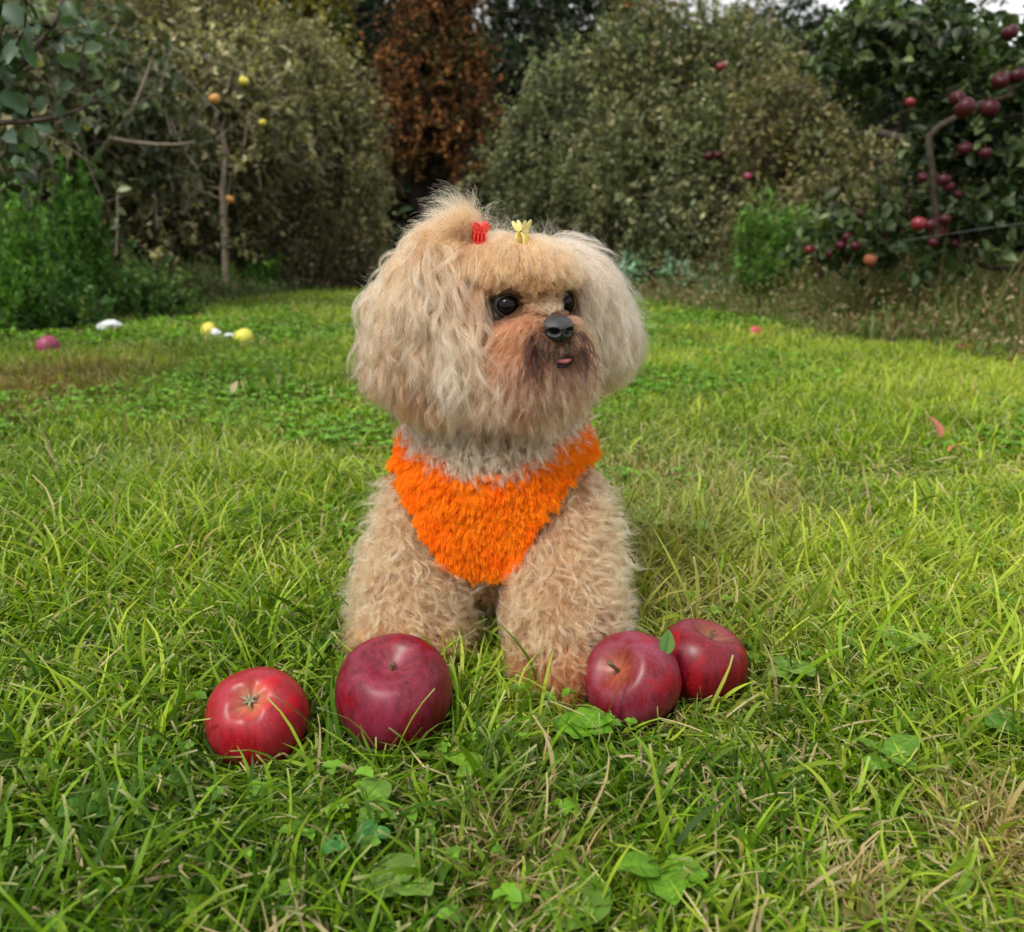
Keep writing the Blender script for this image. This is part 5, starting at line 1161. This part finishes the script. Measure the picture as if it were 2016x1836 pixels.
TR = [(1900, 213, 3.25, 40, 'dark', 'dark red apple hanging where the bent bare branch ends'), (1885, 195, 3.4, 32, 'dark', 'dark apple tucked behind the one at the end of the bent branch'), (1948, 215, 3.4, 36, 'dark', 'dark red apple right of the one at the end of the bent branch'),
      (1970, 160, 3.4, 34, 'dark', 'shadowed apple in the upper right cluster'), (2002, 150, 3.4, 30, 'dark', 'upper right cluster apple touching the right edge'), (1988, 65, 3.3, 32, 'dark', 'dark red apple high up by the right edge'),
      (1792, 202, 3.6, 22, 'red', 'small bright red apple alone left of the bent branch'), (1810, 178, 3.8, 18, 'dark', 'small dark apple just above the lone bright red one'), (1899, 293, 3.4, 28, 'dark', 'purple apple right of the upright bare branch'), (1940, 302, 3.4, 26, 'dark', 'apple right of the purple one beside the upright bare branch'), (1944, 274, 3.5, 20, 'dark', 'small apple above the pair right of the bare branch'),
      (1817, 350, 3.5, 22, 'dark', 'dark apple touching the left side of the upright bare branch'), (1858, 355, 3.5, 30, 'dark', 'dark apple close right of the lower bare branch'), (1868, 368, 3.55, 26, 'dark', 'lower apple of the pair right of the bare branch'), (1886, 384, 3.6, 22, 'dark', 'small dark apple hidden among leaves right of the bare branch'),
      (1808, 442, 3.4, 28, 'red', 'pinkish red apple at the left of the row above the wire'), (1832, 444, 3.45, 26, 'dark', 'middle apple of the row above the wire'), (1860, 433, 3.45, 24, 'dark', 'right hand apple of the row above the wire'), (1848, 458, 3.6, 26, 'dark', 'apple low behind the row above the wire'),
      (1837, 478, 3.6, 20, 'dark', 'dark apple just under the wire'), (1882, 480, 3.6, 20, 'dark', 'shadowed apple under the wire next to a yellow leaf'),
      (1594, 492, 3.9, 22, 'red', 'reddish apple at the left end of the low hanging cluster'), (1618, 498, 4.0, 24, 'dark', 'second apple of the low hanging cluster'), (1636, 500, 4.0, 24, 'dark', 'very dark apple in the middle of the low hanging cluster'), (1655, 484, 3.9, 24, 'dark', 'apple of the low cluster leaning against the upper pair'), (1668, 468, 3.9, 24, 'dark', 'upper left of the pair above the low cluster'), (1684, 485, 3.8, 24, 'dark', 'round dark red apple at the right end of the low cluster'),
      (1692, 424, 4.0, 22, 'dark', 'dark apple above the low cluster under drooping leaves'), (1713, 513, 3.7, 27, 'rot', 'orange brown rotting apple below the low cluster'), (1745, 466, 3.9, 16, 'dark', 'small dark apple between the low cluster and the wire')]
for vx, vy, Y, wv, k, lb in TR: fruit(vx, vy, Y-.30+.22*ru.random()**2, wv*ru.uniform(.85, 1.02), k, lb, gT)
for vx, vy, Y, wv, k, lb in [(1419, 132, 6.0, 18, 'red', 'single red apple high in the tall grey green tree'), (1396, 308, 5.6, 18, 'dark', 'dark apple low in the tall grey green tree'), (1414, 306, 5.6, 16, 'dark', 'dark apple beside its neighbour low in the tall grey green tree'), (1472, 348, 5.2, 16, 'plum', 'plum coloured apple above the vivid green weeds')]:
    fruit(vx, vy, Y, wv, k, lb, 'apples in the trees right of the dog')
for vx, vy, Y, wv, k, lb in [(422, 195, 4.9, 20, 'org', 'orange apple in the top of the leaning tree'), (480, 160, 5.4, 18, 'yel', 'yellow apple at the top right of the leaning tree'), (330, 185, 5.2, 14, 'yel', 'yellow apple with a blush left of the orange one'), (517, 242, 5.6, 14, 'yel', 'small yellow apple above the bare pale trunk'), (170, 252, 4.3, 14, 'yel', 'pale yellow apple among the bare grey branches'), (452, 393, 5.3, 16, 'org', 'reddish apple low beside the pale trunk'), (312, 402, 5.0, 12, 'yel', 'small yellow apple low in the dark part of the left tree'), (320, 374, 5.0, 12, 'yel', 'small yellow apple above its neighbour low on the left')]:
    fruit(vx, vy, Y, wv, k, lb, 'yellow and orange apples in the left trees')
for vx, vy, wv, k, lb in [(413, 654, 38, 'yel', 'fallen yellow apple with a red blush on the lawn'), (480, 668, 42, 'grn', 'fallen yellow green apple right of the white paper'), (95, 684, 46, 'plum', 'fallen plum coloured apple at the left edge of the lawn'), (84, 628, 24, 'yel', 'fallen yellow apple under the left weeds'), (1487, 656, 26, 'pink', 'fallen coral pink apple alone on the lawn at the right'),
                          (1890, 690, 22, 'pink', 'left of two touching fallen pink apples at the right'), (1904, 688, 20, 'pink', 'right of two touching fallen pink apples at the right'), (1950, 680, 18, 'plum', 'small fallen magenta apple further right'), (2012, 697, 26, 'red', 'fallen red apple cut by the right edge'), (1905, 650, 26, 'grn', 'fallen whitish green apple above the two pink ones')]:
    fruit(vx, vy, 3, wv, k, lb, 'fallen apples on the lawn', True)

# fallen leaves on the lawn
def fallen(vx, vy, s, col, label, rot):
    p = G(vx, vy, .03); V, F, T, Sg = leaf_sheet(s, s*.5, 12, 7, .5, .5, .04)
    tag(link('fallen_leaf', mesh_np('leaf', V@rotm(*rot).T + p, F, np.tile(col, (len(V), 1))*(1-.3*(np.abs(Sg) < .12))[:, None]), None, M_leaf), label, 'leaf', 'fallen leaves on the lawn')
fallen(1848, 862, .045, (.42, .16, .09), 'reddish brown fallen leaf standing up in the lawn at the right', (1.2, .2, .3))
fallen(1885, 880, .03, (.55, .20, .08), 'small orange fallen leaf just right of the reddish brown one', (.3, .4, 2.2))
fallen(458, 775, .032, (.50, .38, .24), 'pale dry fallen leaf upright in the lawn on the left', (1.3, .1, -.2))
fallen(650, 1150, .022, (.16, .10, .07), 'dark curled dead leaf left of the dog', (.5, .3, 1.5))
fallen(1300, 1150, .026, (.34, .22, .12), 'brown dead leaf in the dry grass right of the dog', (.4, .3, .8))
